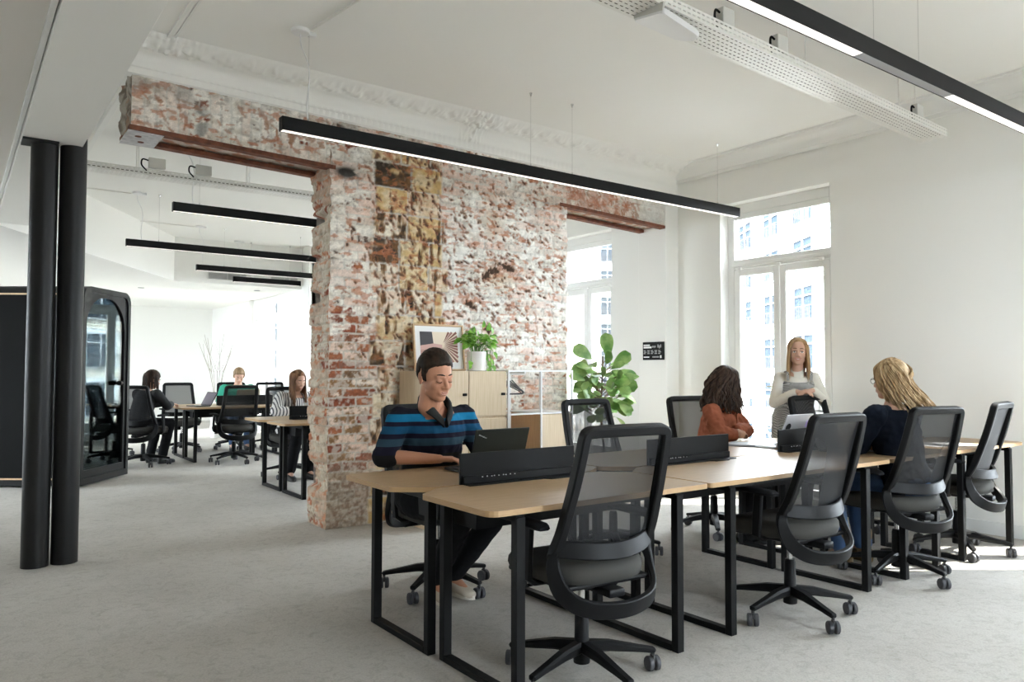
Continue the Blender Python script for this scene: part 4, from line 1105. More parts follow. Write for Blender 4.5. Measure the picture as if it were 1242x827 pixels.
for i, (x, y, a, lb) in enumerate(((5.75, 2.52, .2, 'loose white sheet on the right desk, nearer the wall'), (5.55, 2.60, -.3, 'loose white sheet on the right desk, nearer the blonde woman'), (4.86, 2.72, .1, 'white sheet of notes under the elbow side of the blonde woman'))):
    m = MB(); m.box((0, 0, .001), (.21, .297, .002)); p = m.build('paper_sheet', PAPER); p.location = (x, y, .7405); p.rotation_euler = (0, 0, a); tag(p, lb, 'paper', 'paper sheets on the right desks')
# ================================================================= people
def skin(name, c): return mat(name, c, .5, spec=.35)
SK1 = skin('skin tan', (.48, .225, .135)); SK2 = skin('skin light', (.58, .345, .25)); SK3 = skin('skin warm', (.44, .235, .155))
LIPS = mat('lips', (.48, .19, .16), .45); LIPM = mat('lips muted', (.44, .22, .17), .5); EYEW = mat('eye white', (.75, .73, .70), .3); IRIS = mat('iris', (.05, .03, .02), .25); BROWM = mat('brow dark', (.035, .022, .015), .9); TEETH = mat('teeth', (.80, .78, .74), .3)
def Hmat(c, yaw, pitch, roll, s): return Matrix.Translation(c) @ Matrix.Rotation(math.radians(-yaw), 4, 'Z') @ Matrix.Rotation(math.radians(-pitch), 4, 'X') @ Matrix.Rotation(math.radians(roll), 4, 'Y') @ Matrix.Scale(s, 4)
def head_into(mb, M, male=True, eyes='open'):
    t = MB()
    t.ell((0, -.012, .030), (.074, .095, .086), u=28, v=20)
    t.ell((0, .022, -.030), (.059 if male else .056, .066, .078), u=24, v=16)
    t.ell((0, .050, -.088), (.030 if male else .024, .030, .024)); t.capsule((-.038, .012, -.066), (-.010, .054, -.090), .020, .018); t.capsule((.038, .012, -.066), (.010, .054, -.090), .020, .018)
    t.capsule((0, .083, .008), (0, .104, -.024), .0075, .0110); t.ell((0, .102, -.030), (.0115, .013, .010)); t.ell((-.012, .092, -.033), (.0085, .010, .008)); t.ell((.012, .092, -.033), (.0085, .010, .008))
    t.capsule((-.040, .070, .018), (-.010, .083, .017), .010, .009); t.capsule((.040, .070, .018), (.010, .083, .017), .010, .009)
    t.ell((-.033, .050, -.026), (.026, .028, .028)); t.ell((.033, .050, -.026), (.026, .028, .028))
    t.capsule((-.018, .074, -.058), (.018, .074, -.058), .0115, .0115); t.ell((0, .070, -.062), (.028, .018, .020))
    for s in (-1, 1):
        t.ell((s*.075, -.012, -.008), (.009, .018, .031), R=Matrix.Rotation(s*-.35, 3, 'Z'), u=12, v=10); t.ell((s*.080, -.020, .004), (.007, .013, .020), R=Matrix.Rotation(s*-.5, 3, 'Z'), u=12, v=8)
        if eyes == 'down': t.ell((s*.030, .074, -.002), (.0155, .0125, .0125))
    t.capsule((0, -.020, -.06), (0, -.030, -.155), .054 if male else .046, .056 if male else .047)
    for v in t.bm.verts: v.co = M @ v.co
    tm = bpy.data.meshes.new('t'); t.bm.to_mesh(tm); t.bm.free(); mb.bm.from_mesh(tm); bpy.data.meshes.remove(tm)
def face_parts(root, M, eyes='open', brow=BROWM, lips=LIPS, smile=False, beard=None):
    m = MB()
    for s in (-1, 1): m.tube([(s*.044, .072, .0265), (s*.034, .0835, .0305), (s*.022, .090, .0300), (s*.011, .0915, .0265)], [.0018, .0034, .0038, .0022], 6)
    for v in m.bm.verts: v.co = M @ v.co
    m.build('eyebrows', brow, root, smooth=True)
    if eyes == 'open':
        m = MB(); 
        for s in (-1, 1): m.ell((s*.030, .072, .000), (.0125, .0125, .0085))
        for v in m.bm.verts: v.co = M @ v.co
        e = m.build('eyes', EYEW, root, smooth=True)
        m = MB()
        for s in (-1, 1): m.ell((s*.0305, .0800, .000), (.0056, .0056, .0062)); m.tube([(s*.043, .074, .002), (s*.036, .0835, .0065), (s*.026, .0850, .007), (s*.018, .081, .003)], .0018, 6)
        for v in m.bm.verts: v.co = M @ v.co
        m.build('iris_and_lashes', IRIS, e, smooth=True)
    else:
        m = MB()
        for s in (-1, 1): m.tube([(s*.044, .0745, -.004), (s*.036, .0845, -.0085), (s*.026, .0865, -.0088), (s*.0175, .082, -.0045)], .0017, 6)
        for v in m.bm.verts: v.co = M @ v.co
        m.build('lashes', IRIS, root, smooth=True)
    m = MB(); w = .028 if smile else .021; up = .009 if smile else .001; M = M @ Matrix.Translation((0, .0035, 0)) if smile else M
    m.tube([(-w, .077, -.0595+up), (-.011, .0875, -.0570), (0, .0885, -.0580), (.011, .0875, -.0570), (w, .077, -.0595+up)], [.0010, .0026, .0026, .0026, .0010], 6)
    m.tube([(-w, .077, -.0600+up), (-.012, .0870, -.0665), (0, .0890, -.0680), (.012, .0870, -.0665), (w, .077, -.0600+up)], [.0010, .0030, .0034, .0030, .0010], 6)
    for v in m.bm.verts: v.co = M @ v.co
    l = m.build('lips', lips, root, smooth=True)
    if smile:
        m = MB(); m.tube([(-.019, .0815, -.0585+.003), (0, .0880, -.0625), (.019, .0815, -.0585+.003)], [.0024, .0042, .0024], 6)
        for v in m.bm.verts: v.co = M @ v.co
        m.build('teeth', TEETH, l, smooth=True)
def hand_into(mb, wrist, d, dorsal, thumb, curl=(.35, .5, .3), spread=1.0, s=1.0):
    d = V(d).normalized(); z = V(dorsal); z = (z-d*z.dot(d)).normalized(); x = d.cross(z)*thumb     # x: towards thumb
    w = V(wrist)
    def P(a, b, c): return w+x*(a*s)+d*(b*s)+z*(c*s)
    mb.capsule(P(0, -.01, 0), P(0, .02, 0), .025*s, .024*s)
    for a in (-.026, -.009, .009, .026): mb.capsule(P(a*.6, .015, 0), P(a, .085, .002), .014*s, .0115*s)
    mb.capsule(P(.018, .02, -.006), P(.030, .05, -.008), .016*s, .014*s)
    for a, L, r in ((.027, .072, .0088), (.009, .080, .0090), (-.009, .075, .0086), (-.026, .058, .0076)):
        ang = 0; p = P(a, .086, .002); rr = r*s; off = a*.35*spread
        for seg, c in zip((.46, .31, .23), curl):
            ang += c; q = p+(d*math.cos(ang)-z*math.sin(ang)+x*off*.9).normalized()*(L*seg*s); mb.capsule(p, q, rr, rr*.93, n=10); p = q; rr *= .93
    p0 = P(.026, .030, -.006); p1 = P(.050, .062, -.016); p2 = P(.056, .088, -.020); mb.capsule(p0, p1, .0125*s, .0105*s, n=10); mb.capsule(p1, p2, .0105*s, .0085*s, n=10)
def frame_of(p0, p1, rv):
    t = (V(p1)-V(p0)).normalized(); r = V(rv)-t*V(rv).dot(t); r.normalize(); return t, r, r.cross(t)*-1
def torso_rows(J, k=0.0, female=False, low=True):
    """rows pelvis -> neck"""
    pel, ch, nk = V(J['pelvis']), V(J['chest']), V(J['neck']); rv = (V(J['shR'])-V(J['shL'])).normalized(); hv = V((1, 0, 0))
    rows = []
    def row(c, t, r, rx, ry):
        f = t.cross(r); rows.append((c, r*(rx+k), f*(ry+k)))
    t = (ch-pel).normalized(); r0 = (hv-t*hv.dot(t)).normalized(); r1 = (rv-t*rv.dot(t)).normalized()
    sw = (V(J['shR'])-V(J['shL'])).length/2
    hip = .165 if female else .16
    if low: row(pel-t*.09, t, r0, hip*.8, .10)
    row(pel-t*.02, t, r0, hip, .125); row(pel.lerp(ch, .38), t, r0, (.125 if female else .145), .105); row(pel.lerp(ch, .70), t, (r0+r1).normalized(), (.135 if female else .158), .112)
    t2 = (nk-ch).normalized(); r2 = (rv-t2*rv.dot(t2)).normalized()
    row(ch, t2, r2, (.143 if female else .168), (.118 if female else .122)); row(ch.lerp(nk, .5), t2, r2, sw*.82, .100); row(ch.lerp(nk, .80), t2, r2, sw*.62, .078); row(nk, t2, r2, .066, .064)
    return rows
def make_person(name_label, root_loc, az, J, skinm, head, cloth, voxel=.005, female=False, group=None, legs=True):
    root = thing('person', name_label, 'person', (*root_loc, 0), rz=-math.radians(az))
    # --- body
    mb = MB(); mb.loft(torso_rows(J, 0, female))
    ar = (.044, .037, .026) if not female else (.038, .032, .023)
    for s in 'LR':
        mb.chain([J['sh'+s], J['el'+s], V(J['el'+s]).lerp(V(J['wr'+s]), .35), J['wr'+s]], [ar[0]+.008, ar[1], ar[1]+.002, ar[2]])
        hd = J.get('hand'+s)
        if hd: hand_into(mb, J['wr'+s], hd['d'], hd['z'], hd.get('thumb', (-1 if s == 'R' else 1)), hd.get('curl', (.3, .45, .3)), hd.get('spread', 1), hd.get('s', .95 if female else 1.0))
        mb.chain([J['hip'+s], J['kn'+s], V(J['kn'+s]).lerp(V(J['an'+s]), .3), J['an'+s]], [.075, .052, .050, .034]); mb.capsule(J['an'+s], V(J['an'+s])+V(J['toe'+s]).normalized()*.12+V((0, 0, -.055)), .034, .026)
    M = Hmat(J['head'], head['az']-az, head.get('pitch', 0), head.get('roll', 0), head.get('s', 1.0))
    head_into(mb, M, not female, head.get('eyes', 'open'))
    mb.capsule(J['neck'], M @ V((0, -.025, -.13)), .060 if not female else .050, .054 if not female else .046)
    me = remesh(mb, 'body', skinm, voxel, 6, .5); obj_from_mesh('body', me, root)
    if head.get('face', True): face_parts(root, M, head.get('eyes', 'open'), head.get('brow', BROWM), head.get('lips', LIPS), head.get('smile', False))
    # --- top
    c = cloth['top']; k = c.get('k', .014)
    mb = MB(); mb.loft(torso_rows(J, k, female)[:-1] if c.get('open_neck', True) else torso_rows(J, k, female))
    for s in 'LR':
        f = c.get('sleeve', 1.0); el, wr = V(J['el'+s]), V(J['wr'+s])
        mb.chain([V(J['sh'+s]), el, el.lerp(wr, f*.5), el.lerp(wr, f)], [ar[0]+.012+k, ar[1]+k+.006, ar[1]+k+.004, ar[2]+k+.004+.006*(1-f)])
        mb.capsule(V(J['neck'])+V((0, 0, -.050)), J['sh'+s], .042+k*.5, ar[0]+.004+k)
    me = remesh(mb, 'top', c['mat'], max(voxel, .006), 5); wrinkle(me, c.get('wr', .006), 16, 3); top = obj_from_mesh(c.get('name', 'sweater'), me, root)
    if c.get('collar'): c['collar'](root, J, M)
    # --- legs
    c = cloth['legs']
    mb = MB(); pel = V(J['pelvis']); mb.ell(pel+V((0, -.01, -.01)), (.178, .145, .115), u=20, v=14)
    for s in 'LR':
        kn, an = V(J['kn'+s]), V(J['an'+s]); mb.chain([J['hip'+s], kn, kn.lerp(an, .35), kn.lerp(an, c.get('len', .93))], [.092, .070, .066, c.get('cuff', .052)])
    me = remesh(mb, 'trousers', c['mat'], max(voxel*1.3, .007), 5); wrinkle(me, .006, 14, 9); obj_from_mesh(c.get('name', 'trousers'), me, root)
    # --- shoes
    c = cloth['shoes']
    for s in 'LR':
        an = V(J['an'+s]); d = V(J['toe'+s]); d.z = 0; d.normalize(); r = d.cross(V((0, 0, 1))); z0 = an.z-.088
        m = MB(); rows = []
        for t, w, h, zc in ((-.062, .018, .030, .030), (-.052, .030, .042, .046), (-.02, .036, .052, .055), (.03, .037, .045, .048), (.09, .043, .032, .036), (.14, .042, .025, .029), (.175, .030, .020, .024), (.188, .012, .012, .020)):
            ctr = an+d*t; ctr.z = z0+zc; rows.append((ctr, r*w, V((0, 0, h))))
        m.loft(rows, 16)
        if c.get('boot'): m.capsule(an+V((0, 0, -.01)), an+V((0, 0, .10)), .046, .052)
        sh = m.build('shoe', c['mat'], root, smooth=True, angle=70)
        m = MB(); n = 24; poly = []
        for j in range(n):
            a = 2*PI*j/n; q = an+d*(.063+.128*math.cos(a))+r*((.040+.006*math.cos(a))*math.sin(a)); poly.append((q.x, q.y))
        m.prism(poly, z0, z0+.022); m.build('sole', c.get('sole', c['mat']), sh)
    return root, M
def hair_cap(m, M, thick=.012, front=.060, side=-.004, back=-.055, seed=1, top=.0, sweep=None, nu=64, nv=44, amp=.004):
    C0 = V((0, -.012, .030)); R = (.076, .097, .088); bm = m.bm; g = []
    for i in range(nv+1):
        th = PI*.86*i/nv; row = []
        for j in range(nu):
            ph = 2*PI*j/nu; d = V((math.sin(th)*math.sin(ph), math.sin(th)*math.cos(ph), math.cos(th)))
            p = V((C0.x+d.x*R[0], C0.y+d.y*R[1], C0.z+d.z*R[2])); a = abs(math.degrees(math.atan2(d.x, d.y)))
            if a < 42: hl = front-.010*(a/42)
            elif a < 66: hl = front-.010+(side+.030-(front-.010))*((a-42)/24)**1.3
            elif a < 96: hl = side+.030-.060*max(0, min(1, (a-66)/7))*max(0, min(1, (90-a)/5))
            elif a < 125: hl = side+.025+(back-side-.025)*(a-96)/29
            else: hl = back
            hl += .004*mnoise.noise(d*14+V((seed, 0, 0))); k = max(0, min(1, (p.z-hl)/.012))
            out = thick*(.55+.45*max(0, min(1, (p.z-hl)/.05)))+top*max(0, d.z)**2+amp*mnoise.noise(V((d.x*16, d.y*5, d.z*16))+V((seed, 2, 0)))
            q = p+V((d.x, d.y, d.z*1.0))*(out*k-.012*(1-k)); row.append(bm.verts.new(M @ q))
        g.append(row)
    for i in range(nv):
        for j in range(nu):
            bm.faces.new((g[i][j], g[i+1][j], g[i+1][(j+1) % nu], g[i][(j+1) % nu]))
def hair_long(m, M, zend, n=150, vol=1.08, fa=58, r=.0055, curl=0, spread=.05, seed=1, part=0.0, inward=.0, drop=None, back_only=False, r_end=.35, ydrop=0):
    rr = random.Random(seed); C0 = V((0, -.014, .022)); R = V((.080, .100, .100))
    Minv = M.inverted(); down = (Minv.to_3x3() @ V((0, 0, -1))); sc = down.length; 
    for k in range(n):
        ph0 = rr.uniform(-180, 180); lay = rr.uniform(1.0, vol); s = 1 if ph0 > 0 else -1
        ph1 = s*max(abs(ph0), fa+rr.uniform(-4, 14)) if abs(ph0) < fa+20 else ph0+rr.uniform(-8, 8)
        pts = []; jit = (rr.uniform(-1, 1), rr.uniform(-1, 1)); f0 = rr.uniform(0, 6)
        for i in range(7):
            t = i/6; th = math.radians(4+t*92); ph = math.radians(ph0*.35+part*s*0+(ph1-ph0*.35)*t**.8)
            d = V((math.sin(th)*math.sin(ph), math.sin(th)*math.cos(ph), math.cos(th)))
            pts.append(V((C0.x+part+d.x*R.x*lay-part*t, C0.y-.015*(1-t)+d.y*R.y*lay, C0.z+d.z*R.z*lay)))
        e = M @ pts[-1]; L = max(.02, e.z-(zend+rr.uniform(-.03, .03))*1.0)
        nd = max(3, int(L/.03)); outv = (M.to_3x3() @ V((pts[-1].x, pts[-1].y*.6, 0))).normalized()
        W = [M @ p for p in pts]
        for i in range(1, nd+1):
            t = i/nd; sp = spread*math.sin(min(1, t*1.2)*PI/2)-inward*t*t
            q = e+V((0, 0, -L*t))+outv*(sp*(.6+.4*rr.random()*.3))+V((jit[0]*.008*t, jit[1]*.008*t+ydrop*t, 0))
            if drop: q += V(drop)*(t**1.2)
            W.append(q)
        if curl:
            for i, p in enumerate(W):
                a = f0+i*1.5; W[i] = p+V((math.sin(a), math.cos(a*1.1), .5*math.sin(a*.7)))*curl*min(1, i/4)
        W = spline(W, 2) if not curl else spline(W, 3)
        nn = len(W); m.tube(W, [r*(1-(1-r_end)*(i/(nn-1))**2) for i in range(nn)], 5)
def hairmat(name, c1, c2):
    m = mat(name, c1, .6, spec=.2); noise_color(m, c1, c2, 22, 4, .35, .65, (2.2, 2.2, .35)); return m
BRN = hairmat('short brown hair', (.012, .007, .004), (.032, .018, .010)); BLK = hairmat('dark curly hair', (.016, .010, .007), (.07, .040, .026)); BLD = hairmat('blonde hair', (.24, .145, .065), (.58, .42, .245)); LBR = hairmat('light brown hair', (.28, .16, .07), (.52, .34, .18)); DBR = hairmat('dark brown hair', (.016, .010, .007), (.05, .026, .015)); GRB = hairmat('auburn hair', (.10, .045, .02), (.24, .12, .06)); SAND = hairmat('short fair hair', (.16, .10, .05), (.32, .22, .13))
NAVY = mat('navy striped knit', (.012, .014, .03), .95, spec=.15)
def stripes_z(m, stops, dirv=(0, 0, 1)):
    n, l, b = nodes(m); tc = n.new('ShaderNodeTexCoord'); se = n.new('ShaderNodeSeparateXYZ'); cr = n.new('ShaderNodeValToRGB'); mr = n.new('ShaderNodeMapRange'); mr.inputs['From Min'].default_value = .6; mr.inputs['From Max'].default_value = 1.2
    l.new(tc.outputs['Object'], se.inputs[0]); l.new(se.outputs[2], mr.inputs[0]); l.new(mr.outputs[0], cr.inputs[0]); l.new(cr.outputs[0], b.inputs['Base Color']); r = cr.color_ramp; r.interpolation = 'CONSTANT'
    for i, (z, c) in enumerate(stops):
        p = max(0, min(1, (z-.6)/.6)); e = r.elements[i] if i < 2 else r.elements.new(p); e.position = p; e.color = (*c, 1)
stripes_z(NAVY, [(.60, (.014, .013, .013)), (.81, (.012, .011, .022)), (.855, (.026, .055, .080)), (.893, (.012, .011, .022)), (.920, (.010, .062, .13)), (.960, (.012, .011, .022)), (.984, (.009, .14, .27)), (1.024, (.011, .011, .018))])
RUSTS = mat('rust corduroy shirt', (.27, .085, .045), .9, spec=.15, bump=(90, .2, .003)); DENIM = mat('blue denim', (.035, .075, .16), .9, bump=(150, .2, .002)); DARKT = mat('charcoal trousers', (.010, .010, .011), .9, spec=.1); NAVYS = mat('navy wool sweater', (.008, .012, .022), .95, spec=.15, bump=(120, .3, .003)); CREAM = mat('cream knit top', (.74, .70, .62), .9); GREEN = mat('green sweater', (.035, .36, .24), .9); BLKTOP = mat('black top', (.012, .012, .013), .9)
SNEAK = mat('beige sneaker', (.46, .40, .32), .8); SOLEW = mat('off white sole', (.66, .62, .55), .6); BOOT = mat('brown suede boot', (.12, .075, .03), .85); BLKS = mat('black shoe', (.015, .015, .015), .5)
CHECK = mat('black and white check', (.5, .5, .5), .9)
def _chk():
    n, l, b = nodes(CHECK); tc = n.new('ShaderNodeTexCoord'); ck = n.new('ShaderNodeTexChecker'); ck.inputs['Scale'].default_value = 115; ck.inputs['Color1'].default_value = (.035, .035, .04, 1); ck.inputs['Color2'].default_value = (.62, .60, .57, 1)
    l.new(tc.outputs['Object'], ck.inputs[0]); l.new(ck.outputs[0], b.inputs['Base Color'])
_chk()
STRIPE = mat('striped shirt', (.7, .7, .68), .9)
def _st():
    n, l, b = nodes(STRIPE); tc = n.new('ShaderNodeTexCoord'); w = n.new('ShaderNodeTexWave'); w.inputs['Scale'].default_value = 11; w.inputs['Distortion'].default_value = 1.0; cr = n.new('ShaderNodeValToRGB'); cr.color_ramp.elements[0].position = .25; cr.color_ramp.elements[1].position = .35
    cr.color_ramp.elements[0].color = (.05, .05, .06, 1); cr.color_ramp.elements[1].color = (.70, .68, .66, 1); l.new(tc.outputs['Object'], w.inputs[0]); l.new(w.outputs[0], cr.inputs[0]); l.new(cr.outputs[0], b.inputs['Base Color'])
_st()
def sit(dx=0, lean=0, h=1.0, knees=.42, foot=.36, kx=.11, pel=.56):
    return dict(pelvis=(0, -.02, pel), hipL=(-.09, .02, pel-.02), hipR=(.09, .02, pel-.02), knL=(-kx, knees, .53), knR=(kx, knees, .53), anL=(-kx, foot, .088), anR=(kx, foot, .088), toeL=(-.15, 1, 0), toeR=(.15, 1, 0))
def lc(root, az, p):      # world -> person space
    a = math.radians(az); dx, dy = p[0]-root[0], p[1]-root[1]
    return V((dx*math.cos(a)-dy*math.sin(a), dx*math.sin(a)+dy*math.cos(a), p[2]))

# ---- 1. man in the striped sweater
COLLAR = mat('black collar', (.010, .011, .010), .9); TEE = mat('dark tee', (.018, .014, .025), .9)
def collar_band(m, pts, outs, hh, fold):
    """stand-and-fall collar: profile per point (inner foot, inner top, outer top, outer hem)"""
    rings = []
    for p, o, h, f in zip(pts, outs, hh, fold):
        z = V((0, 0, 1)); rings.append([p-z*.02, p+z*h*.6, p+z*h+o*.004, p+z*h*1.02+o*.014, p+z*h*.75+o*(f*.75), p-z*.012+o*f, p-z*.02+o*(f-.010)])
    m.rings(rings)
def man_collar(root, J, M):
    nk = V(J['neck']); m = MB()
    for s in (-1, 1):
        pts = spline([nk+V((0, -.066, .012)), nk+V((s*.046, -.045, .012)), nk+V((s*.062, .010, .004)), nk+V((s*.048, .062, -.022)), nk+V((s*.005, .108, -.082))], 5)
        outs = []
        for p in pts:
            o = p-nk; o.z = 0; o.normalize(); outs.append((o+V((s*.35, .25, 0))*max(0, min(1, -(p-nk).z/.05))).normalized())
        n = len(pts)
        collar_band(m, pts, outs, [.064-.038*(i/(n-1))**2 for i in range(n)], [.026+.008*math.sin(i/(n-1)*PI) for i in range(n)])
    m.build('collar', COLLAR, root, smooth=True, angle=60)
J = sit(knees=.43, foot=.03, kx=.13); 
J.update(knL=(-.18, .42, .52), anL=(-.15, .02, .095), toeL=(-.12, 1, 0), knR=(.05, .43, .52), anR=(-.03, .03, .09), chest=(0, .06, .89), neck=(.03, .115, 1.055), head=(.075, .205, 1.222), shL=(-.180, .075, .998), shR=(.205, .055, .993), elR=(.300, .045, .800), wrR=(.070, .205, .788), elL=(-.30, .09, .80), wrL=(-.16, .30, .790),
         handR=dict(d=(-.85, .50, -.03), z=(0, .1, 1), curl=(.30, .50, .35)), handL=dict(d=(.35, .95, -.05), z=(0, 0, 1), curl=(.30, .5, .35)))
p1, M1 = make_person('man with short brown hair in a blue striped sweater typing on a black laptop', (2.15, 3.72), 180, J, SK1, dict(az=176, pitch=12, roll=2, eyes='down', s=1.10, lips=LIPM),
    dict(top=dict(mat=NAVY, sleeve=.14, name='sweater', k=.016, collar=man_collar, wr=.010), legs=dict(mat=DARKT), shoes=dict(mat=SNEAK, sole=SOLEW)), voxel=.0042)
m = MB(); hair_cap(m, M1, .0085, .068, .006, -.050, 3, .016, amp=.003); m.build('hair', BRN, p1, smooth=True)
# ---- 2. woman in the rust shirt
R2, A2 = (4.74, 3.86), 163
J = sit(foot=.30); H = lc(R2, A2, (4.72, 3.56, .79))
J.update(chest=(0, .07, .85), neck=(0, .105, .985), head=(.0, .125, 1.135), shL=(-.175, .08, .945), shR=(.175, .08, .945), elR=(.245, .16, .795), elL=(-.235, .19, .795), wrR=tuple(H+V((.055, -.04, .0))), wrL=tuple(H+V((-.045, -.05, .012))),
         handR=dict(d=(-.75, .62, .12), z=(.25, .2, 1), curl=(.55, .7, .5), thumb=-1, s=.9), handL=dict(d=(.72, .66, .10), z=(-.3, .2, 1), curl=(.6, .7, .5), thumb=1, s=.9))
def rust_collar(root, J, M):
    nk = V(J['neck']); m = MB()
    for s in (-1, 1):
        pts = spline([nk+V((0, -.070, .02)), nk+V((s*.058, -.03, .018)), nk+V((s*.060, .035, -.005)), nk+V((s*.025, .088, -.055))], 5); m.sweep(pts, .05, .008, [V((s*.5, .1, .8))]*len(pts), rnd=.4)
    m.build('collar', RUSTS, root, smooth=True)
    m = MB(); m.box(V(J['chest'])+V((0, .140, .06)), (.028, .008, .14)); m.build('placket', RUSTS, root)
p2, M2 = make_person('woman with long dark curly hair in a rust shirt, hands clasped on the desk', R2, A2, J, SK3, dict(az=120, pitch=-3, s=1.0),
    dict(top=dict(mat=RUSTS, sleeve=.97, name='shirt', k=.022, wr=.016, collar=rust_collar), legs=dict(mat=DARKT), shoes=dict(mat=BLKS)), voxel=.0045, female=True)
m = MB(); hair_cap(m, M2, .022, .058, -.02, -.06, 5, .01, amp=.008); hair_long(m, M2, .965, 320, 1.40, 62, .0075, .010, .055, 4, r_end=.6); m.build('hair', BLK, p2, smooth=True)
m = MB(); wv = V(J['wrL']); m.tube([wv+V((.028*math.cos(a), -.012+.01*math.sin(a), .028*math.sin(a))) for a in [k*PI/8 for k in range(16)]], .008, 6, closed=True); m.build('wristwatch', BLACK, p2, smooth=True)
# ---- 3. standing woman
R3, A3 = (6.06, 3.99), 226
Hh = lc(R3, A3, (5.765, 3.702, 1.058))
J = dict(pelvis=(0, -.06, .86), hipL=(-.085, -.05, .84), hipR=(.085, -.05, .84), knL=(-.10, -.02, .47), knR=(.10, -.02, .47), anL=(-.10, -.08, .088), anR=(.10, -.08, .088), toeL=(-.15, 1, 0), toeR=(.15, 1, 0), chest=(0, .05, 1.12), neck=(0, .095, 1.255), head=(0, .135, 1.418), shL=(-.143, .07, 1.192), shR=(.143, .07, 1.192),
         elL=(-.215, .165, .975), elR=(.21, .155, .975), wrL=tuple(Hh+V((-.075, -.035, .036))), wrR=tuple(Hh+V((.070, -.04, .022))),
         handL=dict(d=(.86, .30, -.10), z=(0, .25, 1), curl=(.25, .40, .3), s=.92, thumb=1), handR=dict(d=(-.80, .35, -.02), z=(0, .1, 1), curl=(.25, .45, .3), s=.92, thumb=-1))
def dress(root, J, M):
    rows = torso_rows(J, .030, True); mb = MB(); rr = rows[1:5]
    c0, a0, b0 = rows[0]; top = rows[5]
    mb.loft([(V((0, -.03, .46)), V((.22, 0, 0)), V((0, .19, 0))), (V((0, -.05, .66)), V((.205, 0, 0)), V((0, .175, 0)))]+rr+[(rows[4][0].lerp(rows[5][0], .75), rows[4][1]*.90, rows[4][2]*.97), (rows[4][0].lerp(rows[5][0], 1.0), rows[4][1]*.72, rows[4][2]*.90)])
    me = remesh(mb, 'dress', CHECK, .007, 4); wrinkle(me, .004, 14, 2); obj_from_mesh('pinafore_dress', me, root)
    m = MB()
    for s in (-1, 1): m.sweep(spline([V(J['chest'])+V((s*.095, .135, .05)), V(J['neck'])+V((s*.100, .075, -.012)), V(J['neck'])+V((s*.100, -.02, -.010)), V(J['chest'])+V((s*.09, -.115, .05))], 5), .024, .006, (1, 0, 0))
    m.build('dress_straps', CHECK, root, smooth=True)
    nk = V(J['neck']); m = MB(); m.lathe([(.072, -.060), (.064, -.02), (.055, .010), (.051, .028), (.048, .028)], tuple(nk+V((0, .0, .0))), n=24, caps=False); m.build('neckband', CREAM, root, smooth=True)
p3, M3 = make_person('smiling standing woman with long blonde hair in a checked pinafore over a cream top', R3, A3, J, SK2, dict(az=236, pitch=-2, roll=-3, s=1.02, smile=True, brow=mat('brow brown', (.16, .09, .045), .9), lips=mat('rose lips', (.50, .15, .13), .45)),
    dict(top=dict(mat=CREAM, sleeve=.96, name='knit_top', k=.006, wr=.005, open_neck=True, collar=dress), legs=dict(mat=DARKT, cuff=.05), shoes=dict(mat=BLKS)), voxel=.0045, female=True)
m = MB(); hair_cap(m, M3, .010, .088, -.03, -.07, 7, .004); hair_long(m, M3, 1.205, 190, 1.10, 60, .0055, 0, .012, 6, part=.012, r_end=.4, inward=.0); m.build('hair', LBR, p3, smooth=True)
# ---- 4. blonde woman in navy, seen from behind
R4, A4 = (4.78, 2.42), 6
J = sit(foot=.34)
J.update(pelvis=(0, -.04, .565), chest=(0, .035, .875), neck=(.01, .055, 1.035), head=(.02, .075, 1.195), shL=(-.165, .05, .985), shR=(.185, .05, .985), elL=(-.245, .13, .79), elR=(.265, .12, .80), wrL=(-.055, .215, .785), wrR=(.10, .24, .785),
         handL=dict(d=(.95, .15, -.02), z=(0, .3, 1), curl=(.5, .6, .4), s=.92), handR=dict(d=(-.6, .7, 0), z=(0, 0, 1), curl=(.5, .6, .4), s=.92))
p4, M4 = make_person('woman with long wavy blonde hair and glasses in a navy sweater, seen from behind', R4, A4, J, SK2, dict(az=10, pitch=2, roll=5, s=1.02),
    dict(top=dict(mat=NAVYS, sleeve=.95, name='sweater', k=.022, wr=.012), legs=dict(mat=DENIM, cuff=.06, name='jeans'), shoes=dict(mat=BOOT, boot=True)), voxel=.0045, female=True)
m = MB(); hair_cap(m, M4, .014, .058, -.03, -.07, 9, .012); hair_long(m, M4, 1.015, 240, 1.22, 66, .006, .004, .02, 8, r_end=.35, drop=(.07, -.07, 0), ydrop=-.03); m.build('hair', BLD, p4, smooth=True)
m = MB()
for s in (-1, 1):
    m.tube([(s*.030+.021*math.cos(a), .098, -.001+.017*math.sin(a)) for a in [k*PI/7 for k in range(14)]], .0016, 5, closed=True); m.tube([(s*.052, .097, .004), (s*.078, .05, .006), (s*.080, -.01, .002)], .0016, 5)
m.tube([(-.009, .098, .002), (0, .102, .005), (.009, .098, .002)], .0016, 5)
for v in m.bm.verts: v.co = M4 @ v.co
m.build('glasses', BLACK, p4)
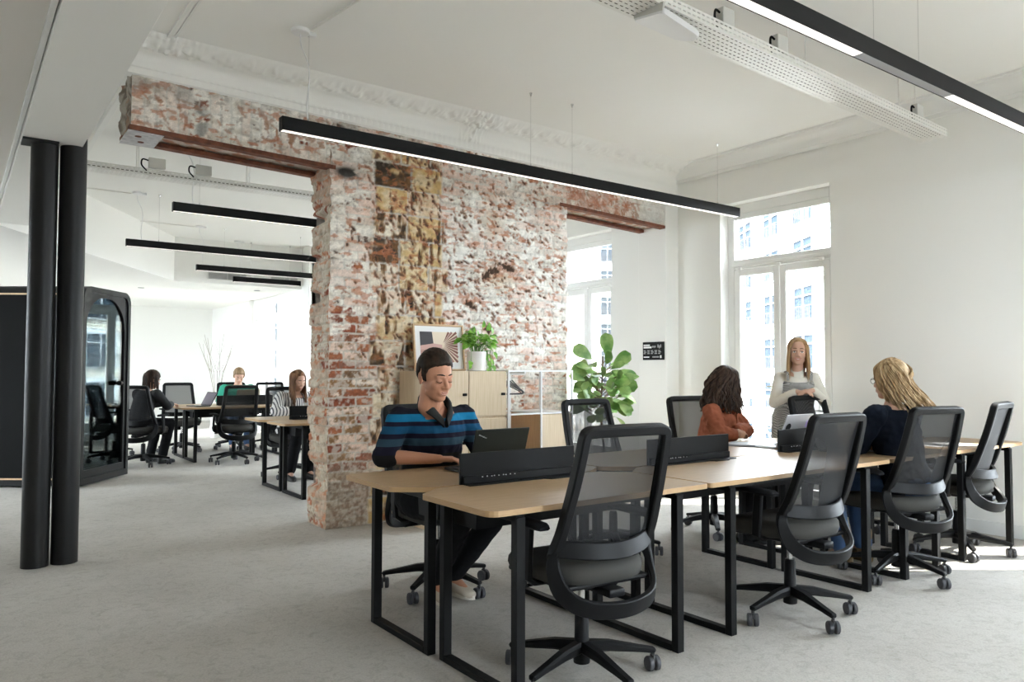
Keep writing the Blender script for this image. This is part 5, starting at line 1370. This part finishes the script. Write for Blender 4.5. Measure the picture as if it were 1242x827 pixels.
# ---- 5. dark-haired woman in black, back room
R5, A5 = (1.99, 11.0), 58
J = sit(foot=.30)
J.update(chest=(0, .10, .84), neck=(0, .16, .975), head=(0, .215, 1.115), shL=(-.175, .13, .93), shR=(.175, .13, .93), elL=(-.24, .24, .77), elR=(.25, .24, .77), wrL=(-.08, .44, .785), wrR=(.10, .44, .785), handL=dict(d=(.1, 1, -.05), z=(0, 0, 1)), handR=dict(d=(-.1, 1, -.05), z=(0, 0, 1)))
p5, M5 = make_person('woman with dark brown hair in a black top reading a propped tablet, back room', R5, A5, J, SK2, dict(az=74, pitch=16, s=1.0), dict(top=dict(mat=BLKTOP, sleeve=.95, name='top', k=.018), legs=dict(mat=DARKT, cuff=.06), shoes=dict(mat=BLKS)), voxel=.0075, female=True)
m = MB(); hair_cap(m, M5, .014, .055, -.03, -.07, 11, .01); hair_long(m, M5, 1.0, 110, 1.12, 62, .008, 0, .01, 12); m.build('hair', DBR, p5, smooth=True)
# ---- 6. man in green, back room
R6, A6 = (3.68, 12.46), 186
J = sit(foot=.28)
J.update(chest=(0, .06, .86), neck=(0, .10, 1.01), head=(0, .165, 1.15), shL=(-.20, .07, .955), shR=(.20, .07, .955), elL=(-.28, .16, .78), elR=(.28, .16, .78), wrL=(-.12, .40, .785), wrR=(.12, .40, .785), handL=dict(d=(.3, 1, -.05), z=(0, 0, 1)), handR=dict(d=(-.3, 1, -.05), z=(0, 0, 1)))
p6, M6 = make_person('man with short fair hair in a bright green sweater looking down at his laptop', R6, A6, J, SK2, dict(az=190, pitch=24, eyes='down', s=1.03), dict(top=dict(mat=GREEN, sleeve=.9, name='sweater', k=.018), legs=dict(mat=DENIM), shoes=dict(mat=BLKS)), voxel=.0075)
m = MB(); hair_cap(m, M6, .012, .062, .0, -.05, 13, .012); m.build('hair', SAND, p6, smooth=True)
# ---- 7. woman in the striped shirt, back room
R7, A7 = (3.24, 8.78), 178
J = sit(foot=.22)
J.update(chest=(0, .07, .84), neck=(0, .11, .98), head=(0, .155, 1.125), shL=(-.175, .08, .94), shR=(.175, .08, .94), elL=(-.24, .18, .78), elR=(.27, .19, .785), wrL=(-.12, .42, .785), wrR=(.10, .36, .785), handL=dict(d=(.3, 1, -.05), z=(0, 0, 1)), handR=dict(d=(-.6, .8, -.05), z=(0, 0, 1)))
p7, M7 = make_person('woman with long straight auburn hair in a striped shirt looking down at a small laptop', R7, A7, J, SK2, dict(az=168, pitch=14, eyes='down', s=1.0), dict(top=dict(mat=STRIPE, sleeve=.95, name='shirt', k=.022, wr=.008), legs=dict(mat=DARKT, cuff=.06), shoes=dict(mat=BLKS)), voxel=.0065, female=True)
m = MB(); hair_cap(m, M7, .010, .080, -.03, -.07, 15, .004); hair_long(m, M7, .86, 150, 1.10, 58, .006, 0, .004, 16, ydrop=.02); m.build('hair', GRB, p7, smooth=True)
# ================================================================= outside: street, facades, railings
FAC = mat('pale stone facade', (.74, .70, .62), .9); noise_color(FAC, (.68, .64, .56), (.80, .76, .69), .8, 4)
FACT = mat('stone moulding', (.70, .62, .50), .9); FWIN = mat('white window joinery', (.7, .7, .7), .5); FGL = mat('dark street window glass', (.035, .045, .055), .9, spec=0); IRON = mat('wrought iron', (.05, .05, .055), .5); ASPH = mat('asphalt', (.12, .12, .12), .9)
m = MB(); m.box((80, 60, -9.05), (400, 400, .1)); struct(m.build('street', ASPH), 'street far below the windows', 'street')
def facade(label, origin, ang, ncol, nfl, px, z0, fh, wdt, groundz=-9.0, wh=2.1):
    """wall plane through origin, running along +x (rotated ang); windows face -y"""
    r = thing('apartment_building', label, 'building', (*origin, 0), rz=ang)
    L = ncol*px; top = z0+nfl*fh
    m = MB(); m.box((L/2, 6, (groundz+top)/2), (L, 11.6, top-groundz)); m.build('wall', FAC, r)
    m = MB()
    for k in range(nfl+1): m.box((L/2, .08, z0+k*fh-.30), (L+.2, .5, .18)); m.box((L/2, .12, z0+k*fh-.12), (L+.1, .35, .10))
    m.build('string_course', FACT, r)
    wm = gm = None
    for k in range(nfl):
        for c in range(ncol):
            x, z = (c+.5)*px, z0+k*fh
            if wm is None:
                a = MB(); w = wdt
                for s in (-1, 1): a.box((s*(w/2+.09), .12, wh/2), (.18, .26, wh+.2)); a.box((s*w/2-s*.025, .05, wh/2), (.05, .1, wh))
                a.box((0, .12, wh+.12), (w+.36, .3, .24)); a.box((0, .05, wh-.04), (w, .1, .08)); a.box((0, .05, .05), (w, .1, .1)); a.box((0, .05, wh*.72), (w, .1, .07)); a.box((0, .04, wh/2), (.06, .1, wh))
                wm = a.mesh('window', FWIN)
                a = MB(); a.box((0, .15, wh/2), (w, .04, wh)); gm = a.mesh('pane', FGL)
                a = MB(); a.box((0, -.25, .95), (w+.3, .05, .05)); a.box((0, -.25, .08), (w+.3, .05, .05))
                for j in range(15): a.box((-w/2-.1+j*(w+.2)/14, -.25, .5), (.03, .03, .9))
                for s in (-1, 1): a.box((s*(w/2+.15), -.1, .95), (.05, .3, .05)); a.box((s*(w/2+.15), -.1, .08), (.05, .3, .05))
                rm = a.mesh('balcony_rail', IRON)
            wo = obj_from_mesh('window', wm, r); wo.location = (x, -.14, z+.25)
            go = obj_from_mesh('pane', gm, wo); ro = obj_from_mesh('balcony_rail', rm, wo)
    return r
def at(w, lat):
    f = V((.5736, .8192)); q = V((.8192, -.5736)); p = f*w+q*lat; return (p.x, p.y)
A35 = math.atan2(.8192, .5736)
# side of the street: wall parallel to the street axis, windows facing the office
facade('pale stone apartment building across the street, running away along the right side', at(36+9*5.9, 20.8), A35+PI, 9, 6, 5.9, -5.4, 3.25, 3.3, wh=2.35)
facade('pale stone apartment building closing the far end of the street', at(92, -34), A35-PI/2, 10, 8, 5.6, -5.4, 3.25, 1.7, wh=2.3)
def railing(name_y0, name_y1, x, label):
    y0, y1 = name_y0, name_y1; r = thing('balcony_railing', label, 'railing', (x, (y0+y1)/2, 0), group='wrought iron balcony railings'); w = y1-y0
    IR2 = PALE
    m = MB()
    for z in (.10, .24, .86, .98): m.box((0, 0, z), (.03, w, .022 if z < .9 else .035))
    for y in (-w/2+.02, 0, w/2-.02): m.box((0, y, .52), (.025, .025, .92))
    m.build('rails', IR2, r)
    m = MB(); n = 6; st = w/n
    for k in range(n):
        yc = -w/2+st*(k+.5)
        for s in (-1, 1):
            def sp(cz, r0, tw, dirn): return [(0, yc+s*(.035+r0*(1-t)*math.cos(dirn*t*tw)*.9), cz+r0*(1-t)*math.sin(dirn*t*tw)) for t in [i/18 for i in range(19)]]
            m.tube(sp(.40, .06, 8, 1), .007, 5); m.tube(sp(.70, .06, 8, -1), .007, 5); m.tube([(0, yc+s*.095, .40), (0, yc+s*.02, .55), (0, yc+s*.095, .70)], .007, 5)
        m.tube([(0, yc, .24), (0, yc, .86)], .007, 5)
    m.build('scrollwork', IR2, r)
PALE = mat('pale painted iron', (.10, .105, .11), .5)
railing(3.86, 5.19, 6.95, 'pale wrought iron balcony railing outside the window behind the standing woman')
railing(6.75, 7.99, 6.95, 'pale wrought iron balcony railing outside the window past the brick wall')
m = MB(); m.box((7.0, 5.9, -.12), (.45, 5.2, .2)); tag(m.build('balcony_slab', FAC), 'stone balcony ledge outside the french windows', 'balcony')

# ================================================================= light
w = bpy.data.worlds.new('daylight'); SC.world = w; w.use_nodes = True
bg = w.node_tree.nodes['Background']; bg.inputs[0].default_value = (.83, .915, 1.0, 1); bg.inputs[1].default_value = 24.0
sd = bpy.data.lights.new('sun', 'SUN'); sd.energy = 60; sd.angle = .009; sd.color = (1, .96, .88)
so = bpy.data.objects.new('sun', sd); COL.objects.link(so)
d = V((-.80*math.cos(math.radians(50)), .60*math.cos(math.radians(50)), -math.sin(math.radians(50))))
so.rotation_euler = d.to_track_quat('-Z', 'Y').to_euler(); so.location = (15, -8, 14)
def portal(name, c, sx, sz, rot):
    l = bpy.data.lights.new(name, 'AREA'); l.shape = 'RECTANGLE'; l.size = sx; l.size_y = sz; l.cycles.is_portal = True
    o = bpy.data.objects.new(name, l); COL.objects.link(o); o.location = c; o.rotation_euler = rot
for a, b in WIN: portal('portal', (XW+.34, (a+b)/2, 1.55), 3.0, b-a, (0, PI/2, 0))
portal('portal', (5.52, 15.95, 1.4), 2.8, 1.9, (0, PI/2, 0))
for a, b in FILL_WINR: portal('portal', ((a+b)/2, -3.42, 1.78), b-a, 2.6, (PI/2, 0, 0))
for a, b in FILL_WINL: portal('portal', (-4.22, (a+b)/2, 1.6), 2.2, b-a, (0, -PI/2, 0))

# ================================================================= camera
f_, yaw, pitch, roll = 925.0, .633, .038, .002
fw = V((math.cos(pitch)*math.sin(yaw), math.cos(pitch)*math.cos(yaw), math.sin(pitch))); r_ = V((math.cos(yaw), -math.sin(yaw), 0)); u_ = r_.cross(fw)
r2 = r_*math.cos(roll)+u_*math.sin(roll); u2 = u_*math.cos(roll)-r_*math.sin(roll)
cd = bpy.data.cameras.new('camera'); cd.sensor_width = 36; cd.lens = f_/1242*36; cd.clip_end = 500
co = bpy.data.objects.new('camera', cd); COL.objects.link(co)
co.matrix_world = Matrix(((r2.x, u2.x, -fw.x, 0), (r2.y, u2.y, -fw.y, 0), (r2.z, u2.z, -fw.z, 1.26), (0, 0, 0, 1)))
SC.camera = co
vs = SC.view_settings; vs.view_transform = 'Standard'; vs.look = 'None'; vs.gamma = 1; vs.use_curve_mapping = False; vs.exposure = 0.88
cy = SC.cycles; cy.use_denoising = True; cy.max_bounces = 14; cy.diffuse_bounces = 8; cy.glossy_bounces = 4; cy.transparent_max_bounces = 24; cy.sample_clamp_indirect = 8.0; cy.caustics_reflective = False; cy.caustics_refractive = False
